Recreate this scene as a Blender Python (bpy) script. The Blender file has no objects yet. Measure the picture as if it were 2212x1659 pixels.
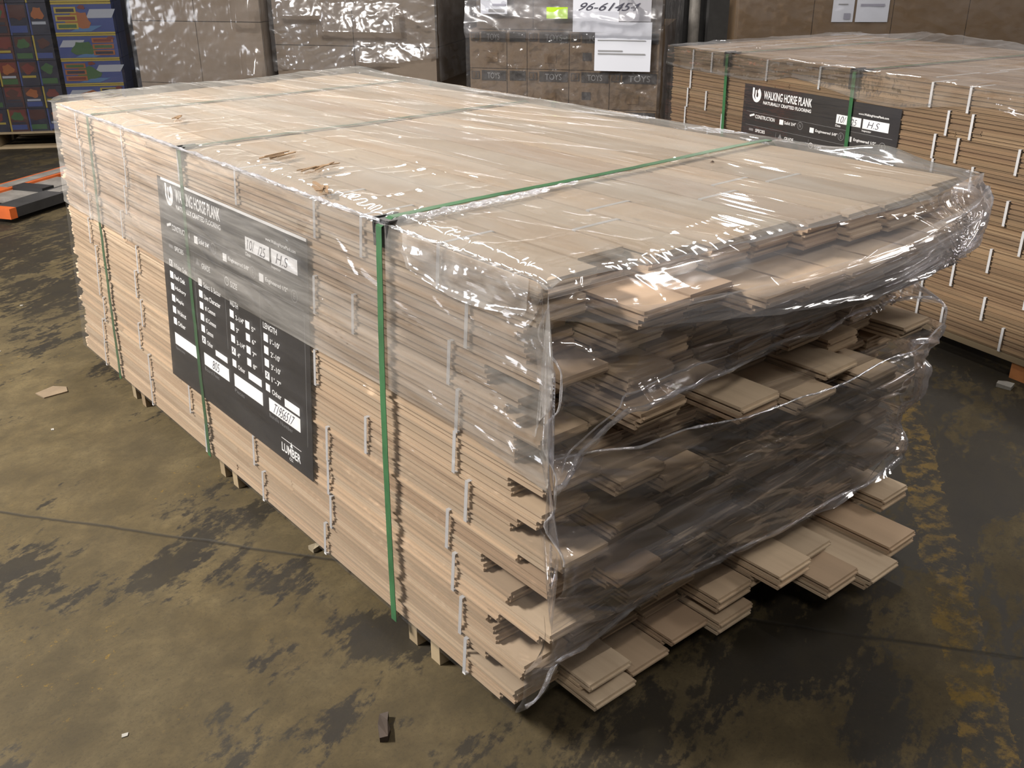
import bpy, math, random
import numpy as np
from mathutils import Matrix, Vector

random.seed(7)
RNG = np.random.RandomState(11)
scene = bpy.context.scene
COL = scene.collection
ZF = -0.06                       # floor level; z = 0 is the underside of the near stack


# ---------------------------------------------------------------- helpers
def tag(o, label=None, cat=None, group=None, kind=None):
    if label: o['label'] = label
    if cat: o['category'] = cat
    if group: o['group'] = group
    if kind: o['kind'] = kind
    return o


def empty(name, M=None, parent=None):
    o = bpy.data.objects.new(name, None)
    o.empty_display_size = 0.05
    COL.objects.link(o)
    if parent: o.parent = parent
    if M is not None: o.matrix_local = M if isinstance(M, Matrix) else Matrix.Translation(Vector(M))
    return o


class MB:
    """collects polygons for one mesh"""
    def __init__(s): s.v, s.f, s.m = [], [], []

    def poly(s, pts, mi=0):
        b = len(s.v); s.v += [tuple(p) for p in pts]; s.f.append(tuple(range(b, b + len(pts)))); s.m.append(mi)

    def hexa(s, c, mi=0):
        """c: 8 corners, bottom ring then top ring, counter-clockwise from above"""
        b = len(s.v); s.v += [tuple(p) for p in c]
        for f in ((3, 2, 1, 0), (4, 5, 6, 7), (0, 1, 5, 4), (1, 2, 6, 5), (2, 3, 7, 6), (3, 0, 4, 7)):
            s.f.append(tuple(b + i for i in f)); s.m.append(mi)

    def box(s, x0, x1, y0, y1, z0, z1, mi=0):
        s.hexa([(x0, y0, z0), (x1, y0, z0), (x1, y1, z0), (x0, y1, z0), (x0, y0, z1), (x1, y0, z1), (x1, y1, z1), (x0, y1, z1)], mi)

    def prism(s, prof, y0, y1, mi=0):
        """profile in xz (counter-clockwise seen from -y) swept along y"""
        n = len(prof); b = len(s.v)
        s.v += [(x, y0, z) for x, z in prof] + [(x, y1, z) for x, z in prof]
        s.f.append(tuple(b + i for i in range(n))); s.m.append(mi)
        s.f.append(tuple(b + n + i for i in reversed(range(n)))); s.m.append(mi)
        for i in range(n):
            j = (i + 1) % n
            s.f.append((b + i, b + n + i, b + n + j, b + j)); s.m.append(mi)

    def cyl(s, p, r, h, axis='z', n=20, mi=0):
        b = len(s.v); ring = []
        for k in (0, 1):
            for i in range(n):
                a = 2 * math.pi * i / n; c, d = r * math.cos(a), r * math.sin(a)
                o = {'z': (c, d, k * h), 'x': (k * h, c, d), 'y': (c, k * h, d)}[axis]
                s.v.append((p[0] + o[0], p[1] + o[1], p[2] + o[2]))
        s.f.append(tuple(b + i for i in reversed(range(n)))); s.m.append(mi)
        s.f.append(tuple(b + n + i for i in range(n))); s.m.append(mi)
        for i in range(n):
            j = (i + 1) % n
            s.f.append((b + i, b + j, b + n + j, b + n + i)); s.m.append(mi)

    def mesh(s, name, mats):
        me = bpy.data.meshes.new(name); me.from_pydata(s.v, [], s.f)
        for m in (mats if isinstance(mats, (list, tuple)) else [mats]): me.materials.append(m)
        if any(s.m): me.polygons.foreach_set('material_index', s.m)
        me.update(); return me

    def build(s, name, mats, parent=None, M=None):
        o = bpy.data.objects.new(name, s.mesh(name, mats)); COL.objects.link(o)
        if parent: o.parent = parent
        if M is not None: o.matrix_local = M if isinstance(M, Matrix) else Matrix.Translation(Vector(M))
        return o


def link(name, me, parent=None, M=None):
    o = bpy.data.objects.new(name, me); COL.objects.link(o)
    if parent: o.parent = parent
    if M is not None: o.matrix_local = M if isinstance(M, Matrix) else Matrix.Translation(Vector(M))
    return o


def grid_obj(name, P, mat, parent=None, smooth=True, keep=None):
    """P: array rows x cols x 3"""
    r, c, _ = P.shape
    idx = np.arange(r * c).reshape(r, c)
    q = np.stack([idx[:-1, :-1], idx[:-1, 1:], idx[1:, 1:], idx[1:, :-1]], -1)
    if keep is not None: q = q[keep]
    q = q.reshape(-1, 4)
    me = bpy.data.meshes.new(name)
    me.from_pydata(P.reshape(-1, 3).tolist(), [], q.tolist())
    me.materials.append(mat)
    if smooth: me.polygons.foreach_set('use_smooth', [True] * len(me.polygons))
    me.update()
    o = bpy.data.objects.new(name, me); COL.objects.link(o)
    if parent: o.parent = parent
    return o


def vnoise(x, y, seed=0):
    x = np.asarray(x, float) + seed * 17.31; y = np.asarray(y, float) + seed * 9.77
    xi, yi = np.floor(x), np.floor(y); fx, fy = x - xi, y - yi
    fx = fx * fx * (3 - 2 * fx); fy = fy * fy * (3 - 2 * fy)

    def h(a, b):
        s = np.sin(a * 127.1 + b * 311.7 + seed * 74.7) * 43758.5453
        return s - np.floor(s)
    return (h(xi, yi) * (1 - fx) + h(xi + 1, yi) * fx) * (1 - fy) + (h(xi, yi + 1) * (1 - fx) + h(xi + 1, yi + 1) * fx) * fy


def ridge(x, y, seed=0):
    return 1 - np.abs(2 * vnoise(x, y, seed) - 1)


# ---------------------------------------------------------------- materials
def mat(name):
    m = bpy.data.materials.new(name); m.use_nodes = True
    nt = m.node_tree; nt.nodes.clear()
    out = nt.nodes.new('ShaderNodeOutputMaterial')
    return m, nt, out


class N:
    """tiny node helper"""
    def __init__(s, nt): s.nt = nt

    def __call__(s, typ, ins=None, **kw):
        n = s.nt.nodes.new(typ)
        for k, v in kw.items(): setattr(n, k, v)
        for k, v in (ins or {}).items():
            if hasattr(v, 'bl_idname') and hasattr(v, 'links'): s.nt.links.new(v, n.inputs[k])
            else: n.inputs[k].default_value = v
        return n

    def math(s, op, a, b=0.0, c=0.0, clamp=False):
        n = s.nt.nodes.new('ShaderNodeMath'); n.operation = op; n.use_clamp = clamp
        for i, v in enumerate((a, b, c)):
            if hasattr(v, 'links'): s.nt.links.new(v, n.inputs[i])
            else: n.inputs[i].default_value = v
        return n.outputs[0]

    def mix(s, f, a, b, blend='MIX'):
        n = s.nt.nodes.new('ShaderNodeMix'); n.data_type = 'RGBA'; n.blend_type = blend
        for i, v in ((0, f), (6, a), (7, b)):
            if hasattr(v, 'links'): s.nt.links.new(v, n.inputs[i])
            else: n.inputs[i].default_value = v if i == 0 else (*v, 1)
        return n.outputs[2]

    def ramp(s, f, stops, interp='LINEAR'):
        n = s.nt.nodes.new('ShaderNodeValToRGB'); n.color_ramp.interpolation = interp
        e = n.color_ramp.elements
        while len(e) < len(stops): e.new(0.5)
        for i, (p, c) in enumerate(stops):
            e[i].position = p; e[i].color = (*c, 1) if len(c) == 3 else c
        s.nt.links.new(f, n.inputs[0]); return n.outputs[0]

    def noise(s, vec, scale, detail=3, rough=0.5, dist=0.0, dim='3D', w=None):
        n = s.nt.nodes.new('ShaderNodeTexNoise'); n.noise_dimensions = dim
        n.inputs['Scale'].default_value = scale; n.inputs['Detail'].default_value = detail
        n.inputs['Roughness'].default_value = rough; n.inputs['Distortion'].default_value = dist
        s.nt.links.new(vec, n.inputs['Vector'])
        if w is not None: s.nt.links.new(w, n.inputs['W'])
        return n.outputs['Fac']

    def mapping(s, vec, scale=(1, 1, 1), rot=(0, 0, 0), loc=(0, 0, 0)):
        n = s.nt.nodes.new('ShaderNodeMapping')
        n.inputs['Scale'].default_value = scale; n.inputs['Rotation'].default_value = rot; n.inputs['Location'].default_value = loc
        s.nt.links.new(vec, n.inputs[0]); return n.outputs[0]


def flat(name, col, rough=0.6, metal=0.0, spec=0.4, var=0.0, coat=0.0):
    m, nt, out = mat(name); n = N(nt)
    b = n('ShaderNodeBsdfPrincipled', {'Roughness': rough, 'Metallic': metal, 'Specular IOR Level': spec, 'Coat Weight': coat})
    if var:
        tc = n('ShaderNodeTexCoord').outputs['Object']
        f = n.noise(tc, 9, 5, .65)
        dark = tuple(c * (1 - var) for c in col); lite = tuple(min(1, c * (1 + var * .6)) for c in col)
        nt.links.new(n.ramp(f, [(.3, dark), (.7, lite)]), b.inputs['Base Color'])
    else:
        b.inputs['Base Color'].default_value = (*col, 1)
    nt.links.new(b.outputs[0], out.inputs[0]); return m


def wood(name, pale, tan, red, gscale=1.0, knots=0.5):
    m, nt, out = mat(name); n = N(nt)
    tc = n('ShaderNodeTexCoord').outputs['Object']
    oi = n('ShaderNodeObjectInfo').outputs['Random']
    w = n.math('MULTIPLY', oi, 57.0)
    grain = n.noise(n.mapping(tc, (34 * gscale, 2.2 * gscale, 60 * gscale)), 1.0, 5, .62, .3, '4D', w)
    broad = n.noise(n.mapping(tc, (6, .9, 8)), 1.0, 3, .5, .2, '4D', w)
    r2 = n.math('FRACT', n.math('MULTIPLY', oi, 13.7))
    tint = n.ramp(oi, [(0.0, pale), (.45, tan), (.8, tan), (1.0, red)])
    c1 = n.mix(n.math('MULTIPLY', grain, .75), tint, tuple(c * .55 for c in tan))
    c2 = n.mix(n.math('MULTIPLY', n.math('SUBTRACT', broad, .35, clamp=True), 1.3, clamp=True), c1, tuple(c * .72 for c in red))
    hv = n('ShaderNodeHueSaturation', {'Color': c2, 'Value': n.math('ADD', .84, n.math('MULTIPLY', r2, .34)), 'Saturation': .9})
    kn = n.noise(n.mapping(tc, (22, 7, 40)), 1.0, 2, .5, .6, '4D', w)
    kf = n.math('MULTIPLY', n.ramp(kn, [(.735, (0, 0, 0)), (.775, (1, 1, 1))]), knots)
    c3 = n.mix(kf, hv.outputs[0], (.045, .025, .014))
    bump = n('ShaderNodeBump', {'Height': grain, 'Strength': .12, 'Distance': .002})
    b = n('ShaderNodeBsdfPrincipled', {'Base Color': c3, 'Roughness': .68, 'Specular IOR Level': .3, 'Normal': bump.outputs[0]})
    nt.links.new(b.outputs[0], out.inputs[0]); return m


def film(name, haze=0.05, tint=(.86, .86, .9), gl=0.16, rough=0.09, hz_scale=(3, 3, 30), bump=.25, bscale=(60, 60, 60), edge=.5):
    """clear stretch film: mostly transparent, with a glossy sheen and a thin milky veil"""
    m, nt, out = mat(name); n = N(nt)
    tc = n('ShaderNodeTexCoord').outputs['Object']
    hn = n.noise(n.mapping(tc, hz_scale), 1.0, 4, .6, .4)
    bn = n.noise(n.mapping(tc, bscale), 1.0, 2, .5)
    bmp = n('ShaderNodeBump', {'Height': bn, 'Strength': bump, 'Distance': .004})
    lw = n('ShaderNodeLayerWeight', {'Blend': .32, 'Normal': bmp.outputs[0]})
    tr = n('ShaderNodeBsdfTransparent', {'Color': (.985, .985, .99, 1)})
    glo = n('ShaderNodeBsdfGlossy', {'Color': (.95, .96, 1, 1), 'Roughness': rough, 'Normal': bmp.outputs[0]})
    dif = n('ShaderNodeBsdfDiffuse', {'Color': (*tint, 1)})
    tl = n('ShaderNodeBsdfTranslucent', {'Color': (*tint, 1)})
    veil = n('ShaderNodeMixShader', {0: .4}); nt.links.new(dif.outputs[0], veil.inputs[1]); nt.links.new(tl.outputs[0], veil.inputs[2])
    hf = n.math('MULTIPLY', n.ramp(hn, [(.36, (0.25, 0.25, 0.25)), (.72, (1.6, 1.6, 1.6))]), haze, clamp=True)
    hf = n.math('ADD', hf, n.math('MULTIPLY', n.math('POWER', lw.outputs['Facing'], 3.0), haze * 2 + .04), clamp=True)
    m1 = n('ShaderNodeMixShader', {0: hf}); nt.links.new(tr.outputs[0], m1.inputs[1]); nt.links.new(veil.outputs[0], m1.inputs[2])
    gf = n.math('ADD', gl * .4, n.math('MULTIPLY', lw.outputs['Fresnel'], edge), clamp=True)
    m2 = n('ShaderNodeMixShader', {0: gf}); nt.links.new(m1.outputs[0], m2.inputs[1]); nt.links.new(glo.outputs[0], m2.inputs[2])
    nt.links.new(m2.outputs[0], out.inputs[0]); return m


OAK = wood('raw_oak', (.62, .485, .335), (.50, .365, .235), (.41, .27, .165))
OAK_DIMMED = wood('raw_oak_dimmed', (.25, .165, .082), (.205, .125, .058), (.165, .092, .042))  # same oak, colour darkened for the weaker light on the far stack
PINE = wood('pallet_wood', (.30, .235, .14), (.24, .18, .10), (.18, .12, .065), .5, .3)
WHITE_BAND = flat('white_band', (.44, .44, .45), .4, var=.1)
GREEN = flat('green_strapping', (.026, .088, .036), .35, var=.35)
BLACK_PLASTIC = flat('black_plastic', (.012, .012, .013), .4)
BLACK_SHEET = flat('black_sheet', (.016, .015, .017), .42, var=.2)
PRINT_WHITE = flat('print_white', (.78, .78, .78), .6)
PRINT_GREY = flat('print_grey', (.17, .17, .175), .6)
INK = flat('pen_ink', (.03, .03, .05), .6)
KRAFT = flat('kraft_board', (.118, .080, .049), .72, var=.12)
KRAFT_GREY = flat('kraft_board_pale', (.115, .088, .066), .72, var=.1)
KRAFT_DARK = flat('kraft_board_brown', (.115, .072, .037), .72, var=.12)
SEAM = flat('carton_seam', (.05, .035, .022), .8)
TAPE = flat('clear_tape', (.33, .25, .17), .25, spec=.7)
BAND_BLACK = flat('printed_black', (.03, .027, .026), .6)
PAPER = flat('white_paper', (.46, .475, .53), .55)
PAPER_GREY = flat('grey_paper', (.26, .26, .29), .55)
LIME = flat('lime_sticker', (.33, .52, .006), .5)
BARCODE = flat('barcode_print', (.22, .22, .27), .6)
ORANGE = flat('orange_paint', (.42, .085, .016), .42, var=.18)
STEEL_DARK = flat('dark_steel', (.035, .034, .035), .5, .3, var=.3)
STEEL_GREY = flat('worn_grey_steel', (.22, .205, .19), .5, .3, var=.4)
FILM_TOP = film('film_top', .27, (.70, .695, .67), hz_scale=(9, 2.2, 9), bump=.05, bscale=(120, 7, 40), gl=.07, rough=.055)
FILM_UP = film('film_upper', .14, (.88, .85, .81), hz_scale=(4, 2.0, 30), bump=.2, bscale=(20, 5, 120), gl=.06, rough=.07)
FILM_LOW = film('film_lower', .012, hz_scale=(4, 2, 22), bump=.2, bscale=(20, 5, 110), gl=.05, rough=.07)
FILM_FRONT = film('film_front', .08, (.8, .79, .84), hz_scale=(2.0, 4, 34), bump=.2, bscale=(6, 30, 110), gl=.20, rough=.07, edge=.75)
FILM_ROPE = film('film_rope', .22, (.82, .82, .86), hz_scale=(20, 20, 60), bump=.4, bscale=(60, 60, 160), gl=.3, rough=.08)
FILM_BACK = film('film_back', .08, (.78, .77, .8), hz_scale=(4, 4, 9), bump=.2, bscale=(14, 14, 18), gl=.26, rough=.17)


# ---------------------------------------------------------------- camera
CAM = dict(f=2101.58, yaw=.692088, pitch=-.428331, roll=-.007432, loc=(-.982648, -1.538336, 1.454418))


def camera():
    cd = bpy.data.cameras.new('camera'); co = bpy.data.objects.new('camera', cd); COL.objects.link(co)
    y, p, r = CAM['yaw'], CAM['pitch'], CAM['roll']
    f = Vector((math.cos(p) * math.sin(y), math.cos(p) * math.cos(y), math.sin(p)))
    rt = Vector((math.cos(y), -math.sin(y), 0)); up = rt.cross(f)
    r2 = math.cos(r) * rt + math.sin(r) * up; u2 = -math.sin(r) * rt + math.cos(r) * up
    M = Matrix((r2, u2, -f)).transposed().to_4x4(); M.translation = Vector(CAM['loc'])
    co.matrix_world = M
    cd.sensor_width = 36.0; cd.sensor_fit = 'HORIZONTAL'; cd.lens = CAM['f'] / 2212 * 36.0
    cd.clip_start = .05; cd.clip_end = 100
    scene.camera = co


camera()

# ---------------------------------------------------------------- planks and bundles
CW, W10 = .1278, 1.278           # column pitch, stack width
T, PITCH, TIER = .0181, .0183, .0925
PW = .1185                        # face width of a plank
NT, NC, NL = 10, 10, 5
H = NT * TIER


def plank_mesh(y0, y1, flip=False, lip=True, far_lip=False):
    a, b = T * .40, T * .62
    tg = .0055
    prof = [(0, 0), (PW, 0), (PW, a), (PW + tg, a), (PW + tg, b), (PW, b), (PW, T), (0, T), (0, b + .0006), (.007, b + .0006), (.007, a - .0006), (0, a - .0006)]
    if flip:
        prof = [(PW - x, z) for x, z in prof][::-1]
        prof = [(x + .0, z) for x, z in prof]
    m = MB(); m.prism(prof, y0, y1)
    if lip:
        m.box(.003, PW - .003, y0 - .0055, y0 + .004, a, b)
    return m


def band_mesh(x0, lean=0.0):
    t = .0005; w = .0105; x1, z0, z1 = PW + .0062, t, TIER - t
    m = MB()
    m.box(x0 - t, x0, -w / 2, w / 2, z0 - t, z1 + t); m.box(x1, x1 + t, -w / 2, w / 2, z0 - t, z1 + t)
    m.box(x0, x1, -w / 2, w / 2, z1, z1 + t); m.box(x0, x1, -w / 2, w / 2, z0 - t, z0)
    m.v = [(x + lean * (z - .046), y, z) for x, y, z in m.v]
    return m.mesh('strap_band', WHITE_BAND)


BAND, BAND_OUT = band_mesh(-.0012), band_mesh(-.0080)
BAND_N, BAND_OUT_N = band_mesh(-.0012, .077), band_mesh(-.0080, .077)
PZ = .0007                       # boards start just above the band under them
ORD = ['lowest', 'second', 'third', 'fourth', 'fifth', 'sixth', 'seventh', 'eighth', 'ninth', 'topmost']
ORDC = ['first', 'second', 'third', 'fourth', 'fifth', 'sixth', 'seventh', 'eighth', 'ninth', 'tenth']

# visible board ends of the near stack: column -> (height of the upper face, y of the end)
ANCH = {
    0: [(.905, -.345), (.862, -.336), (.755, -.407), (.683, -.30), (.559, -.414), (.482, -.386), (.407, -.451), (.353, -.419), (.284, -.317), (.248, -.432), (.124, -.367), (.064, -.346), (.02, -.297)],
    1: [(.868, -.472), (.807, -.415), (.741, -.452), (.687, -.49), (.54, -.46), (.451, -.46), (.328, -.478), (.06, -.433), (.012, -.452)],
    2: [(.868, -.465), (.78, -.36), (.609, -.377), (.493, -.455), (.30, -.40), (.21, -.40), (.024, -.431)],
    3: [(.85, -.54), (.628, -.52), (.40, -.38), (.30, -.41), (.043, -.432)],
    4: [(.85, -.545), (.556, -.431), (.42, -.42), (.262, -.447), (.10, -.448), (.045, -.461)],
    5: [(.86, -.555), (.563, -.497), (.36, -.38), (.166, -.39), (.125, -.515), (.09, -.44)],
    6: [(.85, -.53), (.581, -.465), (.40, -.41), (.119, -.488), (.067, -.57)],
    7: [(.85, -.53), (.544, -.50), (.38, -.42), (.20, -.40), (.047, -.605)],
    8: [(.855, -.51), (.486, -.435), (.30, -.42), (.072, -.574)],
    9: [(.85, -.47), (.58, -.43), (.40, -.42), (.199, -.414), (.102, -.47)],
}
TOPY = [-.345, -.30, -.37, -.40, -.405, -.43, -.455, -.465, -.45, -.425]
TIP = np.zeros((NC, 50))
for c in range(NC):
    rr = random.Random(100 + c)
    y = -.34
    for k in range(50):
        if k % 2 == 0 or rr.random() < .3: y = -.335 + rr.uniform(-.05, .06)
        if k > 46: y = TOPY[c] + rr.uniform(-.012, .012)
        elif c >= 3 and 34 <= k <= 43: y = -.27 + rr.uniform(-.04, .03)
        TIP[c, k] = y + rr.uniform(-.004, .004)
    for z, yt in ANCH[c]:
        k = min(49, int(round(z / .0185)) - 1)
        k = max(0, k)
        for j, d in ((3, .12), (2, .10), (1, .09)):
            if k + j < 50: TIP[c, k + j] = max(TIP[c, k + j], yt + d) if k + j < 47 else TIP[c, k + j]
    for z, yt in ANCH[c]:
        k = max(0, min(49, int(round(z / .0185)) - 1))
        TIP[c, k] = yt
        if k > 0: TIP[c, k - 1] = yt + rr.choice([0, .002, .012, .03])

KX, KY = .077, .07                # the near stack leans a little


def near_bundle(t, c):
    z = t * TIER
    b = empty('flooring_bundle', (c * CW + KX * (z + .046) + .0045, KY * z, z))
    lab = f'strapped oak flooring bundle in {ORD[t]} tier of near stack, {ORDC[c]} column from label side'
    tag(b, lab, 'flooring bundle', 'flooring bundles in the near stack')
    rr = random.Random(t * 31 + c)
    for l in range(NL):
        k = t * NL + l; lx = KX * (l * PITCH + .009 - .046)
        y0 = TIP[c, k] - KY * z
        y1 = 2.28 + rr.uniform(-.03, .02)
        fl = c == 0 and rr.random() < .35
        if c == 0:
            cuts = sorted(rr.uniform(.35, 2.0) for _ in range(rr.choice([1, 1, 2])))
            if len(cuts) == 2 and cuts[1] - cuts[0] < .3: cuts = cuts[:1]
            ys = [y0] + cuts + [y1]
            for i in range(len(ys) - 1):
                g = .0016 if i else 0
                plank_mesh(ys[i] + g, ys[i + 1], fl, i == 0).build('plank', OAK, b, (lx + rr.uniform(-.002, .0015), 0, PZ + l * PITCH))
        else:
            plank_mesh(y0, y1, fl).build('plank', OAK, b, (lx + rr.uniform(-.0006, .0004), 0, PZ + l * PITCH))
    if c == 0:
        ys = [-.155 + rr.uniform(-.05, .045), .40 + rr.uniform(-.05, .06), .76 + rr.uniform(-.05, .06), 1.15 + rr.uniform(-.12, .1), 1.63 + rr.uniform(-.05, .06), 2.02 + rr.uniform(-.03, .03)]
        if rr.random() < .5: ys.append(.16 + rr.uniform(-.06, .06))
        if 2 <= t <= 8: ys = [y for y in ys if not .44 < y < 1.40]
        ys = [y for y in ys if all(abs(y - s) > .02 for s in (.069, 1.116, 1.889))]
        for y in ys: link('strap_band', BAND_OUT_N, b, (0, y, 0))
    elif t == NT - 1:
        if c in (2, 3, 5, 6, 7): link('strap_band', BAND_N, b, (0, -.16 + rr.uniform(-.06, .06), 0))
    else:
        link('strap_band', BAND_N, b, (0, -.12 + rr.uniform(-.05, .07), 0))


for t in range(NT):
    for c in range(NC):
        near_bundle(t, c)

# dunnage runners under the near stack (pairs of short-ended battens across the width)
for y, w in ((-.055, 0), (.035, 1), (.985, 2), (1.075, 3), (1.73, 4), (1.82, 5)):
    m = MB(); m.box(.012, 1.28, y - .017, y + .017, ZF + .0005, -.0012)
    nm = ['nearest the loose board ends', 'just behind the front batten', 'under the label, front one of the pair', 'under the label, rear one of the pair', 'near the far end, front one of the pair', 'near the far end, last of all'][w]
    tag(m.build('floor_batten', PINE), f'pale batten under near stack, {nm}', 'batten', 'battens under the near stack')


# ---------------------------------------------------------------- labels (printed black sheets)
FONT = None


def text_poly(s, size_w, size_h, x, y, slant=0.0, bold=0.0):
    """mesh of a word fitted into size_w x size_h with its lower left corner at x, y (metres, label plane)"""
    cu = bpy.data.curves.new('txt', 'FONT'); cu.body = s; cu.fill_mode = 'FRONT'; cu.resolution_u = 3
    cu.offset = bold
    o = bpy.data.objects.new('txt', cu); COL.objects.link(o)
    dg = bpy.context.evaluated_depsgraph_get()
    me = bpy.data.meshes.new_from_object(o.evaluated_get(dg))
    v = np.array([w.co[:2] for w in me.vertices]); fs = [tuple(p.vertices) for p in me.polygons]
    bpy.data.objects.remove(o); bpy.data.meshes.remove(me); bpy.data.curves.remove(cu)
    lo, hi = v.min(0), v.max(0)
    v = (v - lo) / np.maximum(hi - lo, 1e-6)
    v[:, 0] += slant * v[:, 1]
    return [(x + a * size_w, y + b * size_h) for a, b in v], fs


class Print:
    """flat print on a sheet: coordinates u right, v down, both in metres"""
    def __init__(s, front): s.m = MB(); s.front = front; s.d = 0

    def quad(s, u0, v0, u1, v1, mi=0, lift=.0002):
        f = s.front; s.m.poly([f(u0, v1, lift), f(u1, v1, lift), f(u1, v0, lift), f(u0, v0, lift)], mi)

    def text(s, t, u0, v0, u1, v1, mi=0, lift=.0003, bold=.0, slant=0):
        vs, fs = text_poly(t, u1 - u0, v1 - v0, u0, -v1, slant, bold)
        b = len(s.m.v); s.m.v += [tuple(s.front(a, -c, lift)) for a, c in vs]
        for f in fs: s.m.f.append(tuple(b + i for i in f)); s.m.m.append(mi)

    def ring(s, u, v, r, w, mi=0, n=24, a0=0, a1=360, ry=None):
        ry = ry or r
        for i in range(n):
            a, b = math.radians(a0 + (a1 - a0) * i / n), math.radians(a0 + (a1 - a0) * (i + 1) / n)
            P = [(u + q * math.cos(t), v + q * k * math.sin(t)) for q, k, t in ((r, ry / r, a), (r, ry / r, b), (r - w, ry / r, b), (r - w, ry / r, a))]
            s.m.poly([s.front(x, y, .0002) for x, y in P], mi)


LW, LH = .91, .635


def label_sheet(M, text, group, near):
    """M: frame whose x runs to the right along the sheet, y into the stack, z up; origin at the top left corner"""
    r = empty('label_sheet', M)
    tag(r, text, 'label', group)
    th = .0012
    m = MB(); m.box(0, LW, 0, th, -LH, 0); m.build('panel', BLACK_SHEET, r)
    fr = lambda u, v, lift: (u, -lift, -v)
    U, V = LW, LH
    p = Print(fr)

    def T_(t, u0, v0, u1, v1, mi=0, bold=.012, slant=0): p.text(t, u0 * U, v0 * V, u1 * U, v1 * V, mi, bold=bold, slant=slant)

    def Q(u0, v0, u1, v1, mi=0): p.quad(u0 * U, v0 * V, u1 * U, v1 * V, mi)

    def box(u, v): Q(u, v, u + .027, v + .034)
    # emblem: two nested open shapes
    p.ring(.093 * U, .066 * V, .029, .010, 0, 20, -60, 185, .034)
    Q(.0615, .02, .074, .066)
    p.ring(.097 * U, .067 * V, .0145, .008, 0, 16, -85, 180, .024); Q(.0825, .035, .091, .067)
    T_('WALKING HORSE PLANK', .145, .030, .475, .087, bold=.018)
    T_('NATURALLY CRAFTED FLOORING', .145, .101, .475, .124, bold=.02)
    T_('www.WalkingHorsePlank.com', .765, .062, .937, .080, bold=.01)
    Q(.637, .098, .785, .156); Q(.796, .098, .944, .158)
    T_('Date', .637, .163, .668, .178, 0); T_('Inspector', .796, .165, .85, .18, 0)
    if near: Q(.03, .0, .995, .012)
    Q(.03, .19, .972, .192, 1)
    Q(.055, .213, .066, .226); Q(.066, .208, .078, .221); Q(.078, .203, .09, .216)
    T_('CONSTRUCTION', .097, .206, .237, .232)
    box(.272, .206); T_('Solid 3/4"', .306, .210, .385, .233)
    box(.479, .218); T_('Engineered 5/8"', .517, .222, .655, .245)
    box(.716, .224); T_('Engineered 1/2"', .755, .228, .885, .252)
    for u, v in ((.414, .222), (.678, .237), (.922, .247)):
        p.ring(u * U, v * V, .0165, .0022, 1)
        p.text('N' if u < .5 else 'E', u * U - .005, v * V - .008, u * U + .005, v * V + .008, 1, bold=.01)
    Q(.03, .285, .972, .287, 1)
    Q(.058, .309, .09, .326, 1); T_('SPECIES', .106, .306, .177, .329)
    p.m.poly([fr(.272 * U, .338 * V, .0002), fr(.300 * U, .338 * V, .0002), fr(.286 * U, .305 * V, .0002)], 1)
    T_('GRADE', .317, .318, .379, .343)
    p.ring(.497 * U, .338 * V, .0125, .0022, 0); p.quad(.496 * U, .338 * V - .009, .498 * U, .338 * V); p.quad(.497 * U, .338 * V - .001, .497 * U + .006, .338 * V + .001)
    T_('SIZE', .521, .329, .568, .355)
    T_('WIDTH', .510, .414, .566, .440); T_('LENGTH', .728, .428, .812, .453)
    for k, s_ in enumerate(['White Oak', 'Red Oak', 'Hickory', 'Maple', 'Walnut', 'Other']):
        v = .398 + k * .0585; box(.049, v - .012); T_(s_, .085, v - .006, .085 + .0125 * len(s_), v + .018)
    for k, s_ in enumerate(['Select & Better', 'Live Character', '#1 Common', '#2 Common', 'Common', 'Other']):
        v = .410 + k * .0556; box(.282, v - .012); T_(s_, .321, v - .004, .321 + .0085 * len(s_), v + .020)
    Q(.382, .704, .469, .732)
    for k, s_ in enumerate(['2-1/4"', '3"', '3-1/4"', '4"', 'Other']):
        v = .472 + k * .0575; box(.506, v - .012); T_(s_, .545, v, .545 + .0095 * len(s_), v + .022)
    for k, s_ in enumerate(['5"', '6"', '7"', '8"']):
        v = .480 + k * .0565; box(.611, v - .012); T_(s_, .650, v, .675, v + .022)
    Q(.615, .700, .702, .734)
    for k, s_ in enumerate(["1'-10'", "2'-10'", "3'-10'", "1'-7'", 'Other']):
        v = .487 + k * .0556; box(.728, v - .012); T_(s_, .768, v - .002, .825, v + .022)
    Q(.844, .712, .932, .747)
    for u in (.255, .478, .712, .973): Q(u, .30, u + .0015, .66 if u < .9 else .86, 1)
    for u0, u1, cap in ((.049, .235, 'Species'), (.289, .475, 'Board Feet'), (.513, .705, 'Pieces'), (.745, .934, 'Bundle Number')):
        Q(u0, .757, u1, .818); T_(cap, u0, .828, u0 + .011 * len(cap), .846, 1, bold=.0)
    Q(.816, .900, .935, .903); T_('LUMBER', .816, .922, .93, .962, bold=.02); T_('CO.', .862, .968, .885, .982)
    p.m.poly([fr(.868 * U, .918 * V, .0002), fr(.884 * U, .918 * V, .0002), fr(.876 * U, .893 * V, .0002)])
    p.build = p.m.build('printed_form', [PRINT_WHITE, PRINT_GREY], r)
    h = Print(fr)                                       # handwriting

    def HW(t, u0, v0, u1, v1): h.text(t, u0 * U, v0 * V, u1 * U, v1 * V, 0, lift=.0005, slant=.15, bold=-.004)
    HW('10/', .648, .106, .69, .148); HW('/25', .715, .112, .757, .152); HW('H.S', .822, .108, .885, .150)
    HW('x', .052, .389, .068, .412); HW('x', .284, .68, .302, .705); HW('x', .732, .645, .748, .668); HW('x', .509, .634, .525, .657)
    HW('805', .35, .766, .40, .81); HW('T1956517', .765, .766, .885, .812)
    h.m.build('handwriting', INK, r)
    return r


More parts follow.
